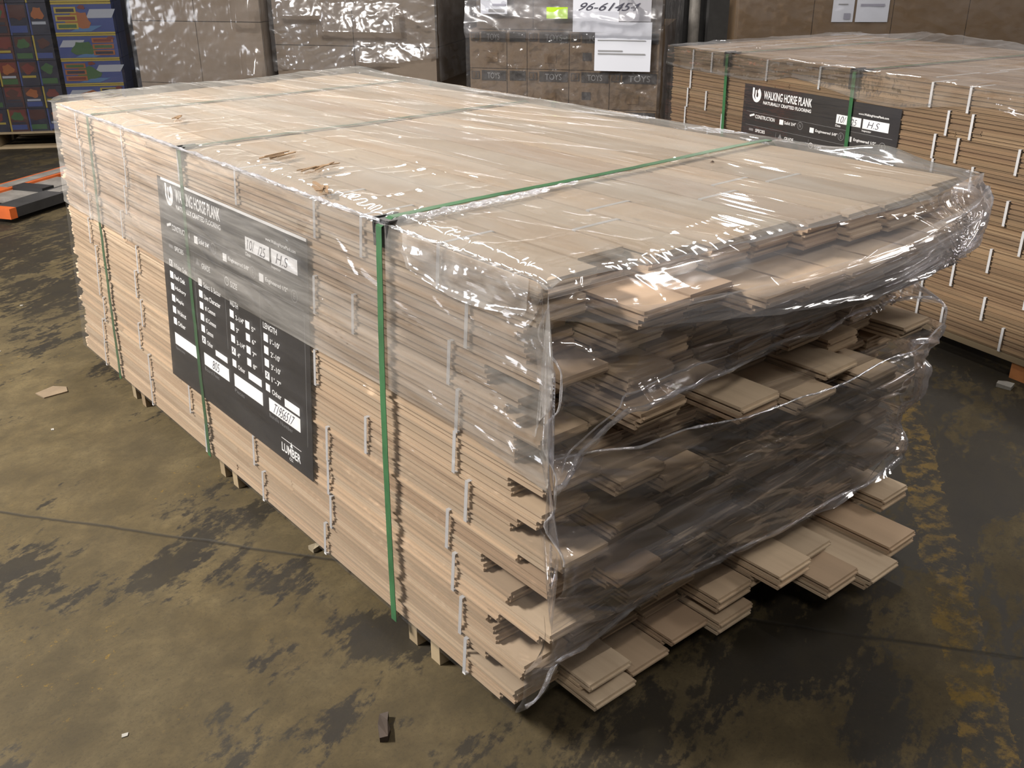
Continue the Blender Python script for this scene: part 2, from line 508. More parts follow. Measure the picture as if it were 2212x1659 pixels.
# near label: origin at its top left corner (the end away from the camera), x axis runs toward -y
def near_face(y, z, off): return Vector((KX * z - off, y, z))


nx = Vector((0, -1, 0)); nz = Vector((KX, 0, 1)).normalized(); ny = nz.cross(nx)  # into the stack
Mn = Matrix((nx, ny, nz)).transposed().to_4x4(); Mn.translation = near_face(1.371, .823, .0058)
label_sheet(Mn, 'black printed label sheet on the near flooring stack, between two green straps', 'black label sheets', True)

# ---------------------------------------------------------------- far stack
S2A = math.radians(-10.73)
S2 = Matrix.Translation((2.496, -.62, .03)) @ Matrix.Rotation(S2A, 4, 'Z')
L2 = 2.60
H2 = H


def far_bundle(t, c):
    z = t * TIER
    rr = random.Random(900 + t * 31 + c)
    b = empty('flooring_bundle', S2 @ Matrix.Translation((c * CW + .004 + (rr.uniform(-.002, .0) if c == 0 else 0), 0, z)))
    lab = f'strapped tan flooring bundle in {ORD[t]} tier of far stack, ' + ('with its long edge showing' if c == 0 else f'{ORDC[c]} row back')
    tag(b, lab, 'flooring bundle', 'flooring bundles in the far stack')
    for l in range(NL):
        fl = c == 0 and rr.random() < .35
        y0, y1 = rr.uniform(-.03, .02), L2 + rr.uniform(-.012, .004)
        if c == 0:
            k = rr.uniform(.7, 2.1)
            plank_mesh(y0, k, fl, False).build('plank', OAK_DIMMED, b, (rr.uniform(-.002, .0015), 0, PZ + l * PITCH))
            plank_mesh(k + .0016, y1, fl, False).build('plank', OAK_DIMMED, b, (rr.uniform(-.002, .0015), 0, PZ + l * PITCH))
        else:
            plank_mesh(y0, y1, fl, False).build('plank', OAK_DIMMED, b, (0, 0, PZ + l * PITCH))
    ys = ([2.44, 2.28, 1.88, 1.62, 1.0, .87, .62, .38] if t % 2 else [2.47, 2.20, 1.8, 1.52, .95, .78, .50, .3]) if c == 0 else [2.4, 1.1]
    for y in ys:
        y += rr.uniform(-.04, .04)
        if 2 <= t <= 8 and 1.12 < y < 2.06 and c == 0: continue
        link('strap_band', BAND_OUT if c == 0 else BAND, b, (0, y, 0))


for t in range(NT):
    for c in range(NC):
        if c == 0 or t == NT - 1: far_bundle(t, c)
Mf = S2 @ Matrix.Translation((-.005, 2.043, .808)) @ Matrix(((0, 1, 0, 0), (-1, 0, 0, 0), (0, 0, 1, 0), (0, 0, 0, 1)))
label_sheet(Mf, 'black printed label sheet on the far flooring stack at upper right', 'black label sheets', False)

# pallet of the far stack: runners and blocks
pl = empty('wood_pallet', S2 @ Matrix.Translation((0, 0, -.03 + ZF)))
tag(pl, 'reddish wood pallet blocks under the far flooring stack', 'pallet')
for y in (.42, 1.3, 2.2):
    for x in (.01, .6, 1.17):
        m = MB(); m.box(x, x + .09, y - .05, y + .05, .0, .066); m.build('block', PINE if x > .1 else flat('stained_block', (.42, .17, .06), .7, var=.3), pl)
for x in (.0, .59, 1.16):
    m = MB(); m.box(x, x + .11, .02, 2.55, .066, .0885); m.build('runner', PINE, pl)


# ---------------------------------------------------------------- green strapping with corner protectors
def strap_loop(name, pts, wdir, w, th, mat_, parent=None):
    """band of width w (along wdir) following pts; thickness outward by th"""
    m = MB(); wd = Vector(wdir).normalized() * w / 2
    n = len(pts)
    nr = []
    for i in range(n):
        a = Vector(pts[max(0, i - 1)]); b = Vector(pts[min(n - 1, i + 1)])
        nr.append((b - a).cross(wd).normalized())
    for i in range(n - 1):
        a, b = Vector(pts[i]), Vector(pts[i + 1]); o1, o2 = nr[i] * th, nr[i + 1] * th
        m.hexa([a - wd, b - wd, b + wd, a + wd, a - wd + o1, b - wd + o2, b + wd + o2, a + wd + o1])
    return m.build(name, mat_, parent)


def near_strap(s, off, lab, wob=0, prot=False):
    pts = []
    zs = np.linspace(-.001, H - .004, 30)
    for z in zs: pts.append(near_face(s + KY * z + .012 * math.sin(z * 3) + random.uniform(-wob, wob), z, off + .0008))
    zt = H + min(off, .0135) - .0022
    for x in np.linspace(.01, 1, 36):
        pts.append((KX * H + x * W10, s + KY * H + random.uniform(-wob, wob) * 1.5 + .004 * math.sin(x * 9), zt + random.uniform(0, .0006)))
    for z in np.linspace(H - .01, .0, 12): pts.append((W10 + KX * z + off + .012, s + KY * z, z))
    root = empty('green_strap', (0, 0, 0)); tag(root, lab, 'strap', 'green straps')
    strap_loop('strapping', pts, (0, 1, 0), .021, .0013, GREEN, root)
    return root


near_strap(.069, .0150, 'bright green strap over the near stack, closest to the loose board ends', .0006)
near_strap(1.116, .0062, 'green strap crossing the black label on the near stack', .002)
near_strap(1.889, .0052, 'faint green strap on the near stack, close to its far end, under film', .002)


def protector(M, lab, w=.05, leg=.055):
    """black plastic corner: two legs and a rounded back, x to the outside, z up"""
    m = MB(); t = .003
    prof = [(0, -leg), (0, 0), (leg, 0), (leg, t), (t * .2, t), (-t * .8, t * .3), (-t, -t * .5), (-t, -leg)]
    m.prism(prof[::-1], -w / 2, w / 2)
    for s in (-1, 1):
        m.box(-t - .003, 0, s * w / 2 - .004, s * w / 2 + .004, -leg, t); m.box(-t, leg, s * w / 2 - .004, s * w / 2 + .004, t * .8, t + .003)
    o = m.build('corner_protector', BLACK_PLASTIC, None, M); tag(o, lab, 'corner protector', 'black corner protectors'); return o


protector(Matrix.Translation((KX * H - .0085, .069 + KY * H + .003, H + .0055)), 'black plastic corner protector under front green strap of near stack', .05)
protector(Matrix.Translation((KX * H - .002, 1.116 + KY * H + .003, H + .0015)), 'dark corner protector under film, on strap crossing the near label', .03, .05)


def far_strap(y, lab):
    pts = [(-.0122, y + .02 * (z - .9), z) for z in np.linspace(0, H2 - .002, 20)] + [(x, y, H2 + .0045) for x in np.linspace(.004, W10, 20)]
    r = empty('green_strap', S2); tag(r, lab, 'strap', 'green straps')
    strap_loop('strapping', pts, (0, 1, 0), .019, .0013, GREEN, r)


far_strap(2.175, 'green strap on the far stack, left of its black label')
far_strap(1.39, 'green strap on the far stack, crossing its black label')
protector(S2 @ Matrix.Translation((-.0055, 2.175, H2 + .004)), 'black corner protector on the far stack, left of the label', .04, .06)
protector(S2 @ Matrix.Translation((-.0055, 1.39, H2 + .004)), 'black corner protector on the far stack, above the label', .045, .075)

# ---------------------------------------------------------------- stretch wrap of the near stack
WRAP = empty('stretch_wrap', (0, 0, 0))
tag(WRAP, 'clear crinkled stretch film wrapped around the near flooring stack', 'stretch wrap')


def hull_front(z, half):
    """front profile of the film at height z: y for a fine x grid, taut over the board ends"""
    k0, k1 = max(0, int((z - half) / .0185)), min(50, int((z + half) / .0185) + 1)
    xs, ys = [], []
    for c in range(NC):
        a = c * CW + KX * z
        yt = TIP[c, k0:max(k1, k0 + 1)].min() - .007
        xs += [a + .002, a + PW + .008]; ys += [yt, yt]
    xs[0] -= .004; xs[-1] += .004
    P = sorted(zip(xs, ys)); hl = []
    for p in P:
        while len(hl) > 1 and (hl[-1][0] - hl[-2][0]) * (p[1] - hl[-2][1]) - (hl[-1][1] - hl[-2][1]) * (p[0] - hl[-2][0]) <= 0: hl.pop()
        hl.append(p)
    return [h[0] for h in hl], [h[1] for h in hl]


XG = np.linspace(0, 1, 300)
ZR = np.linspace(.0, .95, 96)
HULL = np.zeros((96, 300))
for i, z in enumerate(ZR):
    hx, hy = hull_front(min(z, .92), .045)
    HULL[i] = np.interp(KX * z + XG * W10, hx, hy)
for _ in range(3):
    HULL[1:-1] = (HULL[:-2] + HULL[1:-1] * 2 + HULL[2:]) / 4
HULL -= .004


def hull_at(xn, z):
    zi = np.clip(np.asarray(z) / .95 * 95, 0, 94.999); i = zi.astype(int); f = zi - i
    xi = np.clip(np.asarray(xn) * 299, 0, 298.999); j = xi.astype(int); g = xi - j
    return (HULL[i, j] * (1 - f) + HULL[i + 1, j] * f) * (1 - g) + (HULL[i, j + 1] * (1 - f) + HULL[i + 1, j + 1] * f) * g


def wrap_strip(name, mat_, bot, top, off, nL, nF, nR, nV, amp, seed, wrinkle, back=True):
    """a band of film round the left side, the front and the right side between heights bot(s) and top(s);
    s runs 0..1 on the left side, 1..2 over the front, 2..3 on the right side"""
    s = np.concatenate([np.linspace(0, 1, nL, endpoint=False) if nL else [], np.linspace(1, 2, nF), np.linspace(2, 3, nR + 1)[1:] if nR else []])
    v = np.linspace(0, 1, nV)
    S, V = np.meshgrid(s, v)
    Z = bot(S) * (1 - V) + top(S) * V
    xn = np.clip(S - 1, 0, 1)
    flare = .05 * np.clip((Z - .15) / .75, 0, 1) ** 1.3
    XL = KX * Z - off; XR = W10 + KX * Z + off + .006 + flare
    YF = hull_at(xn, Z) - off * .3
    X = np.where(S < 1, XL, np.where(S > 2, XR, XL + (XR - XL) * xn))
    yl = hull_at(0 * xn, Z); yr = hull_at(0 * xn + 1, Z)
    Y = np.where(S < 1, 2.285 + KY * Z * .6 + (yl - 2.285 - KY * Z * .6) * S, np.where(S > 2, yr + (2.2 - yr) * np.clip(S - 2, 0, 1), YF))
    nxv = np.where(S < 1, -1.0, np.where(S > 2, 1.0, 0)); nyv = np.where((S >= 1) & (S <= 2), -1.0, 0)
    along = np.where(S < 1, -Y, np.where(S > 2, 3 + Y, X)) + np.where(S >= 1, .4, 0)
    D = wrinkle(S, along, Z)
    press = np.where(S < 1, 1 - np.exp(-((Y - .069 - KY * Z) / .018) ** 2), 1)
    D = D * amp * press
    X = X + nxv * np.maximum(D, 0); Y = Y + nyv * np.maximum(D, 0)
    if back: pass
    P = np.stack([X, Y, Z], -1)
    return grid_obj(name, P, mat_, WRAP), P


def interp(xs, ys): return lambda s: np.interp(s, xs, ys)


UB = interp([0, .5, .9, 1, 1.03, 1.08, 1.23, 1.43, 1.67, 1.85, 2, 2.3, 3], [.575, .56, .575, .55, .60, .70, .703, .686, .664, .641, .60, .56, .55])
LT = interp([0, .9, 1, 1.06, 1.18, 1.31, 1.48, 1.8, 2, 2.3, 3], [.60, .61, .615, .628, .635, .623, .592, .572, .55, .6, .6])
LB = interp([0, .95, 1, 1.04, 1.08, 1.23, 1.47, 1.7, 2, 2.2, 3], [.012, .012, .02, .11, .185, .235, .21, .185, .17, .1, .1])


def wr_upper(S, a, Z):
    fine = ridge(a * 3.0 + 6 * Z, Z * 55 + a * 5, 1) * .5 + ridge(a * 9, Z * 95 - a * 8, 2) * .3
    big = ridge(a * 5, Z * 9 + a * 2, 3) ** 2 * 1.0
    vert = ridge(a * 26, Z * 4 + a * 3, 4) ** 3 * np.exp(-((S - 1.02) / .09) ** 2) * 2.0
    # pleats that gather toward the right front corner
    cx, cz = 1.02, .80
    ang = np.arctan2(Z - cz, (S - 1) * 1.3 - cx); rad = np.hypot(Z - cz, (S - 1) * 1.3 - cx)
    pl_ = ridge(ang * 7, rad * 3, 5) ** 2 * np.clip((S - 1.45) / .35, 0, 1) * np.clip((2.25 - S) / .2, 0, 1) * 4.5
    fold = np.where(S > 1, np.exp(-((Z - UB(S) - .012) / .007) ** 2) * 2.0, 0)
    front = np.where(S > 1, 1.5, 1.0)
    glare = np.clip((S - 1.42) / .25, 0, 1) * np.clip((Z - .60) / .06, 0, 1)
    glare = glare * np.clip((.90 - Z) / .05, 0, 1) * np.clip((1.97 - S) / .1, 0, 1)
    ph = Z * 44 - a * 2.2 + 1.6 * vnoise(a * 2.5, Z * 9, 6)
    saw = 1 - (ph - np.floor(ph))
    rows_ = saw * np.minimum(1, (1 - saw) * 7) * (1.5 + 5.0 * vnoise(a * 4, Z * 16, 21)) * glare
    rc = np.hypot((S - 1.03) * 1.3, Z - .60); an = np.arctan2(Z - .60, (S - 1.03) * 1.3)
    burst = (ridge(an * 5, rc * 22, 7) + ridge(an * 9 + 3, rc * 9, 8)) * 1.8 * np.exp(-(rc / .09) ** 2)
    rc2 = np.hypot((S - 1.0) * 1.3, Z - .87); an2 = np.arctan2(Z - .87, (S - 1.0) * 1.3)
    burst2 = ridge(an2 * 6, rc2 * 14, 9) * 1.8 * np.exp(-(rc2 / .13) ** 2)
    q = np.clip(ridge(a * 2.2 + 3, Z * 26 + a * 7.5, 16) - .86, 0, 1) / .14
    crease = q * (vnoise(a * 5, Z * 14, 17) > .45) * 1.5 * (S < 1)
    pl_ = pl_ * (1 - .8 * np.exp(-((S - 2.0) / .06) ** 2))
    return (fine + big * .9) * front + vert + pl_ + fold + rows_ + burst + burst2 + crease


def wr_lower(S, a, Z):
    fine = ridge(a * 2.5, Z * 48 + a * (4 + 10 * (S > 1)), 11) * .6 + ridge(a * 7, Z * 90 + a * 12, 12) * .35
    big = ridge(a * 3, Z * 10 + a * 5, 13) ** 2
    vert = ridge(a * 30, Z * 5, 14) ** 3 * np.exp(-((S - 1.0) / .05) ** 2) * 1.4
    pinch = ridge(np.arctan2(Z - .25, (S - 2.0) * 1.3) * 8, Z * 2, 15) ** 2 * np.clip((S - 1.6) / .3, 0, 1) * np.clip((2.2 - S) / .15, 0, 1) * 3
    q = np.clip(ridge(a * 2.0, Z * 30 + a * 8.5, 18) - .84, 0, 1) / .16
    crease = q * (vnoise(a * 6, Z * 16, 19) > .5) * 2.6 * (S < 1) * np.clip((S - .45) / .3, .15, 1)
    rows_ = ridge(a * 1.5 + Z * 4, Z * 34 + a * 12, 20) ** 1.5 * 2.0 * (S > 1)
    return (fine + big) * np.where(S > 1, 1.6, .8) + vert + pinch + crease + rows_


UT = interp([0, 1, 2, 3], [.930, .930, .930, .930])
wrap_strip('film_layer', FILM_UP, lambda s: np.where(s < 1, UB(s), .9), lambda s: UT(s), .0112, 420, 2, 0, 90, .0022, 1, wr_upper)
wrap_strip('film_layer', FILM_FRONT, UB, UT, .0114, 0, 420, 60, 200, .0030, 2, wr_upper)
wrap_strip('film_layer', FILM_LOW, lambda s: LB(s), lambda s: np.where(s < 1, .930, LT(s)), .0084, 420, 0 + 2, 0, 130, .0016, 3, wr_lower)
wrap_strip('film_layer', FILM_FRONT, LB, LT, .0086, 0, 420, 60, 110, .0034, 4, wr_lower)

# rolled film edges
def rope(pts, r, seed):
    m = MB(); n = 8; pts = [Vector(p) for p in pts]; b0 = 0
    for i, p in enumerate(pts):
        a = pts[max(0, i - 1)]; c = pts[min(len(pts) - 1, i + 1)]; t = (c - a).normalized()
        u = t.cross(Vector((0, 0, 1)) if abs(t.z) < .9 else Vector((1, 0, 0))).normalized(); w_ = t.cross(u)
        rr = r * (.6 + .8 * float(vnoise(i * .35, seed, seed)))
        for k in range(n):
            an = 2 * math.pi * k / n; q = p + (u * math.cos(an) + w_ * math.sin(an)) * rr * (1 + .35 * math.sin(3 * an + i * .8)); m.v.append(tuple(q))
    for i in range(len(pts) - 1):
        for k in range(n):
            k2 = (k + 1) % n; m.f.append((i * n + k, i * n + k2, (i + 1) * n + k2, (i + 1) * n + k)); m.m.append(0)
    o = m.build('film_rope', FILM_ROPE, WRAP); o.data.polygons.foreach_set('use_smooth', [True] * len(o.data.polygons)); return o


def front_pt(s, z, off):
    xn = min(max(s - 1, 0), 1); xl = KX * z - off; xr = W10 + KX * z + off + .006 + .05 * max(0, min(1, (z - .15) / .75)) ** 1.3
    return (xl + (xr - xl) * xn, float(hull_at(xn, z)) - off * .3 - .004, z)


for fn, dz, r in ((UB, .004, .0035), (UB, .028, .0018), (LB, .004, .004), (LT, -.004, .002)):
    rope([front_pt(s_, float(fn(s_)) + dz + .004 * math.sin(s_ * 23), .0108) for s_ in np.linspace(1.01, 1.99, 160)], r, int(r * 1e4))
rope([front_pt(2.0, z, .0115) for z in np.linspace(.20, .9, 60)], .003, 9)
rope([front_pt(1.0, z, .009) for z in np.linspace(.42, .88, 50)], .0018, 12)

def wr_wedge(S, a, Z):
    ph = Z * 40 - a * 1.6 + 1.4 * vnoise(a * 2.2, Z * 8, 61)
    saw = 1 - (ph - np.floor(ph))
    fade = np.clip((1.97 - S) / .1, 0, 1) * np.clip((S - 1.02) / .1, 0, 1)
    edge_ = np.exp(-((Z - WT(S)) / .008) ** 2) * 2.2 + np.exp(-((Z - WB(S)) / .008) ** 2) * 1.6
    return (saw * np.minimum(1, (1 - saw) * 6) * (1.0 + 5.5 * vnoise(a * 4, Z * 14, 62) * np.clip((S - 1.3) / .3, .2, 1)) + ridge(a * 5, Z * 60 + a * 9, 63) * .5) * fade + edge_


WT = interp([1, 1.25, 1.5, 1.8, 2, 2.2, 3], [.895, .885, .885, .895, .90, .90, .90])
WB = interp([1, 1.25, 1.5, 1.8, 2, 2.2, 3], [.865, .835, .80, .70, .655, .65, .65])
FILM_WEDGE = film('film_wedge', .17, (.82, .81, .83), hz_scale=(2.5, 4, 60), bump=.25, bscale=(6, 30, 120), gl=.2, rough=.07, edge=.7)
wrap_strip('film_layer', FILM_WEDGE, WB, WT, .019, 0, 420, 30, 150, .0030, 5, wr_wedge)
ys_ = np.linspace(.045, -.335, 90); vs_ = np.linspace(0, 1, 30); Yg, Vg = np.meshgrid(ys_, vs_)
zb_ = .862 - .02 * np.sin((Yg + .33) * 9) + .03 * np.clip((Yg - .02) / .03, 0, 1)
Zg = zb_ * (1 - Vg) + (H + .004) * Vg
Dm = ridge(Yg * 12 + Zg * 20, Zg * 26, 51) * .004 + ridge(Yg * 30, Zg * 12 + Yg * 9, 52) ** 2 * .003 + np.exp(-((Zg - zb_) / .006) ** 2) * .004
grid_obj('film_layer', np.stack([KX * Zg - .0165 - Dm, Yg + KY * Zg * .0, Zg], -1), film('film_skirt', .16, (.82, .81, .80), hz_scale=(12, 12, 30), bump=.3, bscale=(50, 30, 60), gl=.14), WRAP)
for r_, x1, dy, sd in ((.003, .50, -.024, 33), (.0045, .40, -.034, 35), (.004, .30, -.048, 37)):
    rope([(KX * H + .02 + x * x1, .069 + KY * H + dy + .006 * float(vnoise(x * 14, sd, sd)), H + .0095 + .003 * float(vnoise(x * 20, sd + 2, sd))) for x in np.linspace(0, 1, 90)], r_, sd)
rope([(KX * H - .016 + .004 * float(vnoise(q * 30, 5, 5)), 2.2 - q * 2.06, H + .006 + .004 * float(vnoise(q * 40, 8, 6))) for q in np.linspace(0, 1, 240)], .0032, 39)

# top sheet, sagging over the stepped board ends in front
ny_, nx_ = 520, 300
yy = np.linspace(0, 1, ny_); xx = np.linspace(-.012, 1.03, nx_)
XX, YY = np.meshgrid(xx, yy)
ft = hull_at(np.clip(XX, 0, 1), .93 + 0 * XX) - .006
Yt = 2.31 + .06 + (ft - 2.37) * YY
Xt = KX * H + XX * W10
a_ = ridge(Xt * 34 + 2 * vnoise(Xt * 3, Yt * 2, 21), Yt * 2.2, 22) * .5 + ridge(Xt * 70, Yt * 5, 23) * .22 + ridge(Xt * 9 + Yt * 3, Yt * 1.6, 24) ** 2 * .9
b_ = (ridge(Xt * 6, Yt * 15, 25) ** 4) * 1.4 * np.exp(-((Xt - .25) / .3) ** 2)
Dz = (a_ * 1.15 + b_ * .55) * .0030
edge = np.clip((.035 - Xt + KX * H) / .035, 0, 1)
crumple = (ridge(Xt * 40, Yt * 22, 26) + ridge(Xt * 21, Yt * 48, 27)) * .0026
Dz += crumple * np.exp(-((Xt - KX * H - .02) / .05) ** 2) + crumple * .9 * np.exp(-((Yt - (.069 + KY * H - .02)) / .03) ** 2) * np.exp(-((Xt - .15) / .2) ** 2)
Dz += np.clip((Yt - 1.95) / .35, 0, 1) ** 2 * .014 * ridge(Xt * 2.4, Yt * 2, 29)
flap = np.exp(-((XX - 1.02) / .045) ** 2) * np.exp(-((Yt + .2) / .1) ** 2) * .028
rb = np.exp(-((XX - 1.0) / .03) ** 2) * .0035 * ridge(Yt * 5, XX, 30)
Zt = H + .0075 + Dz + flap + rb - edge ** 2 * .012 - np.clip((YY - .985) / .015, 0, 1) ** 2 * .01
strap_dip = np.exp(-((Yt - (.069 + KY * H)) / .016) ** 2)
Zt = np.where(strap_dip > .02, np.minimum(Zt, H + .0085 + (1 - strap_dip) * (Zt - H - .0085)), Zt)
grid_obj('film_sheet', np.stack([Xt, Yt, Zt], -1), FILM_TOP, WRAP)

# ---------------------------------------------------------------- stretch wrap of the far stack
WRAP2 = empty('stretch_wrap', S2)
tag(WRAP2, 'clear glossy stretch film wrapped around the far flooring stack', 'stretch wrap')
yy = np.linspace(-.06, L2 + .03, 420); zz = np.linspace(.01, H2 + .004, 90)
Yg, Zg = np.meshgrid(yy, zz)
D = ridge(Yg * 2.2, Zg * 44 + Yg * 3, 41) * .5 + ridge(Yg * 8, Zg * 90, 42) * .3 + ridge(Yg * 3, Zg * 8, 43) ** 2
grid_obj('film_layer', np.stack([-.0075 - D * (.0012 + .003 * np.clip((1.0 - Yg) / .3, 0, 1)), Yg, Zg], -1), film('film_far_side', .012, hz_scale=(4, 2, 18), bump=.2, bscale=(20, 6, 90), gl=.0, edge=.28), WRAP2)
# loose upper layer that hangs down in swags
bt = lambda y: .866 - .045 * np.abs(np.sin(y * 3.1 + .9)) + .008 * np.sin(y * 9)
v = np.linspace(0, 1, 40); Yg, Vg = np.meshgrid(yy, v)
Zg = bt(Yg) * (1 - Vg) + (H2 + .008) * Vg
D = ridge(Yg * 4 + Zg * 14, Zg * 30 + Yg * 4, 44) + ridge(Yg * 11, Zg * 60, 45) * .5 + np.exp(-((Zg - bt(Yg)) / .012) ** 2) * 2.0
grid_obj('film_layer', np.stack([-.0135 - D * .003, Yg, Zg], -1), film('film_far_swag', .10, (.80, .74, .66), hz_scale=(4, 5, 9), bump=.3, bscale=(30, 30, 30), gl=.12), WRAP2)
xx = np.linspace(-.012, W10 + .02, 160); Xg, Yg = np.meshgrid(xx, yy)
D = ridge(Xg * 12, Yg * 3, 46) + ridge(Xg * 5 + Yg * 4, Yg * 9, 47) ** 3 * 1.6
Zg = H2 + .0075 + D * .004 - np.clip((.0 - Xg) / .012, 0, 1) * .006
Zg += .035 * np.exp(-((Xg - 1.26) / .12) ** 2) * np.clip(ridge(Yg * 1.6, Xg, 48), 0, 1) * np.clip((2.45 - Yg) / .3, 0, 1)
grid_obj('film_sheet', np.stack([Xg, Yg, Zg], -1), film('film_far_top', .08, hz_scale=(6, 4, 9), bump=.25, bscale=(50, 30, 30), gl=.12), WRAP2)
xe = np.linspace(0, W10 + .01, 60); ze = np.linspace(.01, H2, 60); Xg, Zg = np.meshgrid(xe, ze)
grid_obj('film_layer', np.stack([Xg, L2 + .012 + ridge(Xg * 9, Zg * 40, 49) * .004, Zg], -1), film('film_far_end', .08, hz_scale=(9, 9, 9), gl=.12), WRAP2)


# ---------------------------------------------------------------- cartons in the back row
def frame(A, B):
    """frame at ground with x from A to B (seen left to right), y away from the camera"""
    a = math.atan2(B[1] - A[1], B[0] - A[0])
    return Matrix.Translation((A[0], A[1], 0)) @ Matrix.Rotation(a, 4, 'Z')


def pallet(M, w, d, h, lab, z0=ZF):
    r = empty('wood_pallet', M @ Matrix.Translation((0, 0, z0))); tag(r, lab, 'pallet')
    th = .018
    n = 6
    for k in range(n):
        y = d * k / (n - 1) * (1 - .1 / d); m = MB(); m.box(0, w, y, y + .1, h - th, h); m.build('deck_board', PINE, r)
    for x in (0, w / 2 - .02, w - .04):
        m = MB(); m.box(x, x + .04, .002, d - .002, th, h - th); m.build('stringer', PINE, r)
    for k in (0, 1, 2):
        y = (d - .1) * k / 2; m = MB(); m.box(0, w, y, y + .1, 0, th); m.build('base_board', PINE, r)
    return r


def carton(M, x0, x1, y0, y1, z0, z1, mat_, lab, group, seam=True, bulge=.006, extra=None):
    """closed carton with a taped flap seam; slightly bulging front"""
    r = empty('carton', M @ Matrix.Translation((x0, y0, z0))); tag(r, lab, 'carton', group)
    w, d, h = x1 - x0, y1 - y0, z1 - z0
    rr = random.Random(lab)
    m = MB(); nx, nz_ = 6, 6; g = .002
    P = lambda i, j: (g + (w - 2 * g) * i / nx, -bulge * math.sin(math.pi * i / nx) * math.sin(math.pi * j / nz_), (h - g) * j / nz_)
    for i in range(nx):
        for j in range(nz_): m.poly([P(i, j), P(i + 1, j), P(i + 1, j + 1), P(i, j + 1)])
    m.poly([(g, d, 0), (g, d, h - g), (w - g, d, h - g), (w - g, d, 0)])
    m.poly([P(0, j) for j in range(nz_ + 1)][::-1][::-1] + [(g, d, h - g), (g, d, 0)])
    m.poly([P(nx, j) for j in range(nz_ + 1)][::-1] + [(w - g, d, 0), (w - g, d, h - g)])
    m.poly([P(i, nz_) for i in range(nx + 1)] + [(w - g, d, h - g), (g, d, h - g)])
    m.poly([P(i, 0) for i in range(nx + 1)][::-1] + [(g, d, 0), (w - g, d, 0)])
    m.build('body', mat_, r)
    return r


def face_print(name, r, rects=(), texts=(), mats=None, off=-.0075):
    f = lambda u, v, lift: (u, off - lift, v)
    m = MB()
    for (u0, v0, u1, v1, mi) in rects: m.poly([f(u0, v0, 0), f(u1, v0, 0), f(u1, v1, 0), f(u0, v1, 0)], mi)
    for (t, u0, v0, u1, v1, mi) in texts:
        vs, fs = text_poly(t, u1 - u0, v1 - v0, u0, v0, 0, .01); b = len(m.v)
        m.v += [f(a, c, .0006) for a, c in vs]
        for q in fs: m.f.append(tuple(b + i for i in q)); m.m.append(mi)
    return m.build(name, mats, r)


def back_wrap(M, w, d, z0, z1, lab, seed, amp=.012, mat_=None, cut=None, ndiv=150, bumps=()):
    r = empty('stretch_wrap', M); tag(r, lab, 'stretch wrap')
    xs = np.linspace(-.02, w + .02, ndiv); zs = np.linspace(z0, z1, 110)
    Xg, Zg = np.meshgrid(xs, zs)
    D = ridge(Xg * 5, Zg * 9 + Xg * 4, seed) ** 2 * .5 + ridge(Xg * 18 + Zg * 9, Zg * 20 - Xg * 6, seed + 1) * .35 + ridge(Xg * 40, Zg * 46, seed + 2) * .16
    D = D * amp
    for bx0, bx1, bz0, bz1, A in bumps:
        ex = np.clip((Xg - bx0) / .06, 0, 1) * np.clip((bx1 - Xg) / .06, 0, 1)
        D = D + A * ex * np.where(Zg > bz0, np.clip((bz1 - Zg) / (bz1 - bz0), 0, 1), np.clip(1 - (bz0 - Zg) / .05, 0, 1)) * (.75 + .5 * ridge(Xg * 5, Zg * 3, seed + 7))
    P = np.stack([Xg, -.016 - D, Zg], -1)
    keep = None
    if cut is not None:
        keep = (Zg[:-1, :-1] > cut(Xg[:-1, :-1]))
    grid_obj('film_layer', P, mat_ or FILM_BACK, r, keep=keep)
    ys = np.linspace(-.02, d, 60); Yg, Zg = np.meshgrid(ys, zs)
    D = ridge(Yg * 6, Zg * 11, seed + 3) * .5 + ridge(Yg * 20, Zg * 24, seed + 4) * .3
    grid_obj('film_layer', np.stack([w + .02 + D * amp, Yg, Zg], -1), mat_ or FILM_BACK, r)
    return r


def rowname(k): return ORDC[k]


# -- left: pallet of colourful toy boxes
MA = frame((.89, 7.242), (1.81, 6.674))
WA = 1.0816
TOYC = {
    'blue': flat('toy_blue', (.022, .034, .11), .35), 'navy': flat('toy_navy', (.008, .009, .02), .4), 'maroon': flat('toy_maroon', (.032, .010, .009), .4),
    'yellow': flat('toy_yellow', (.18, .14, .022), .4), 'white': flat('toy_pale', (.17, .185, .22), .4), 'green': flat('toy_green', (.018, .05, .018), .4),
    'orange': flat('toy_orange', (.14, .045, .014), .4), 'red': flat('toy_red', (.07, .012, .01), .4), 'sky': flat('toy_sky', (.03, .075, .16), .4)}
TM = list(TOYC.values()); TI = {k: i for i, k in enumerate(TOYC)}
pallet(MA, WA, 1.1, .135, 'wooden pallet under the colourful toy boxes')


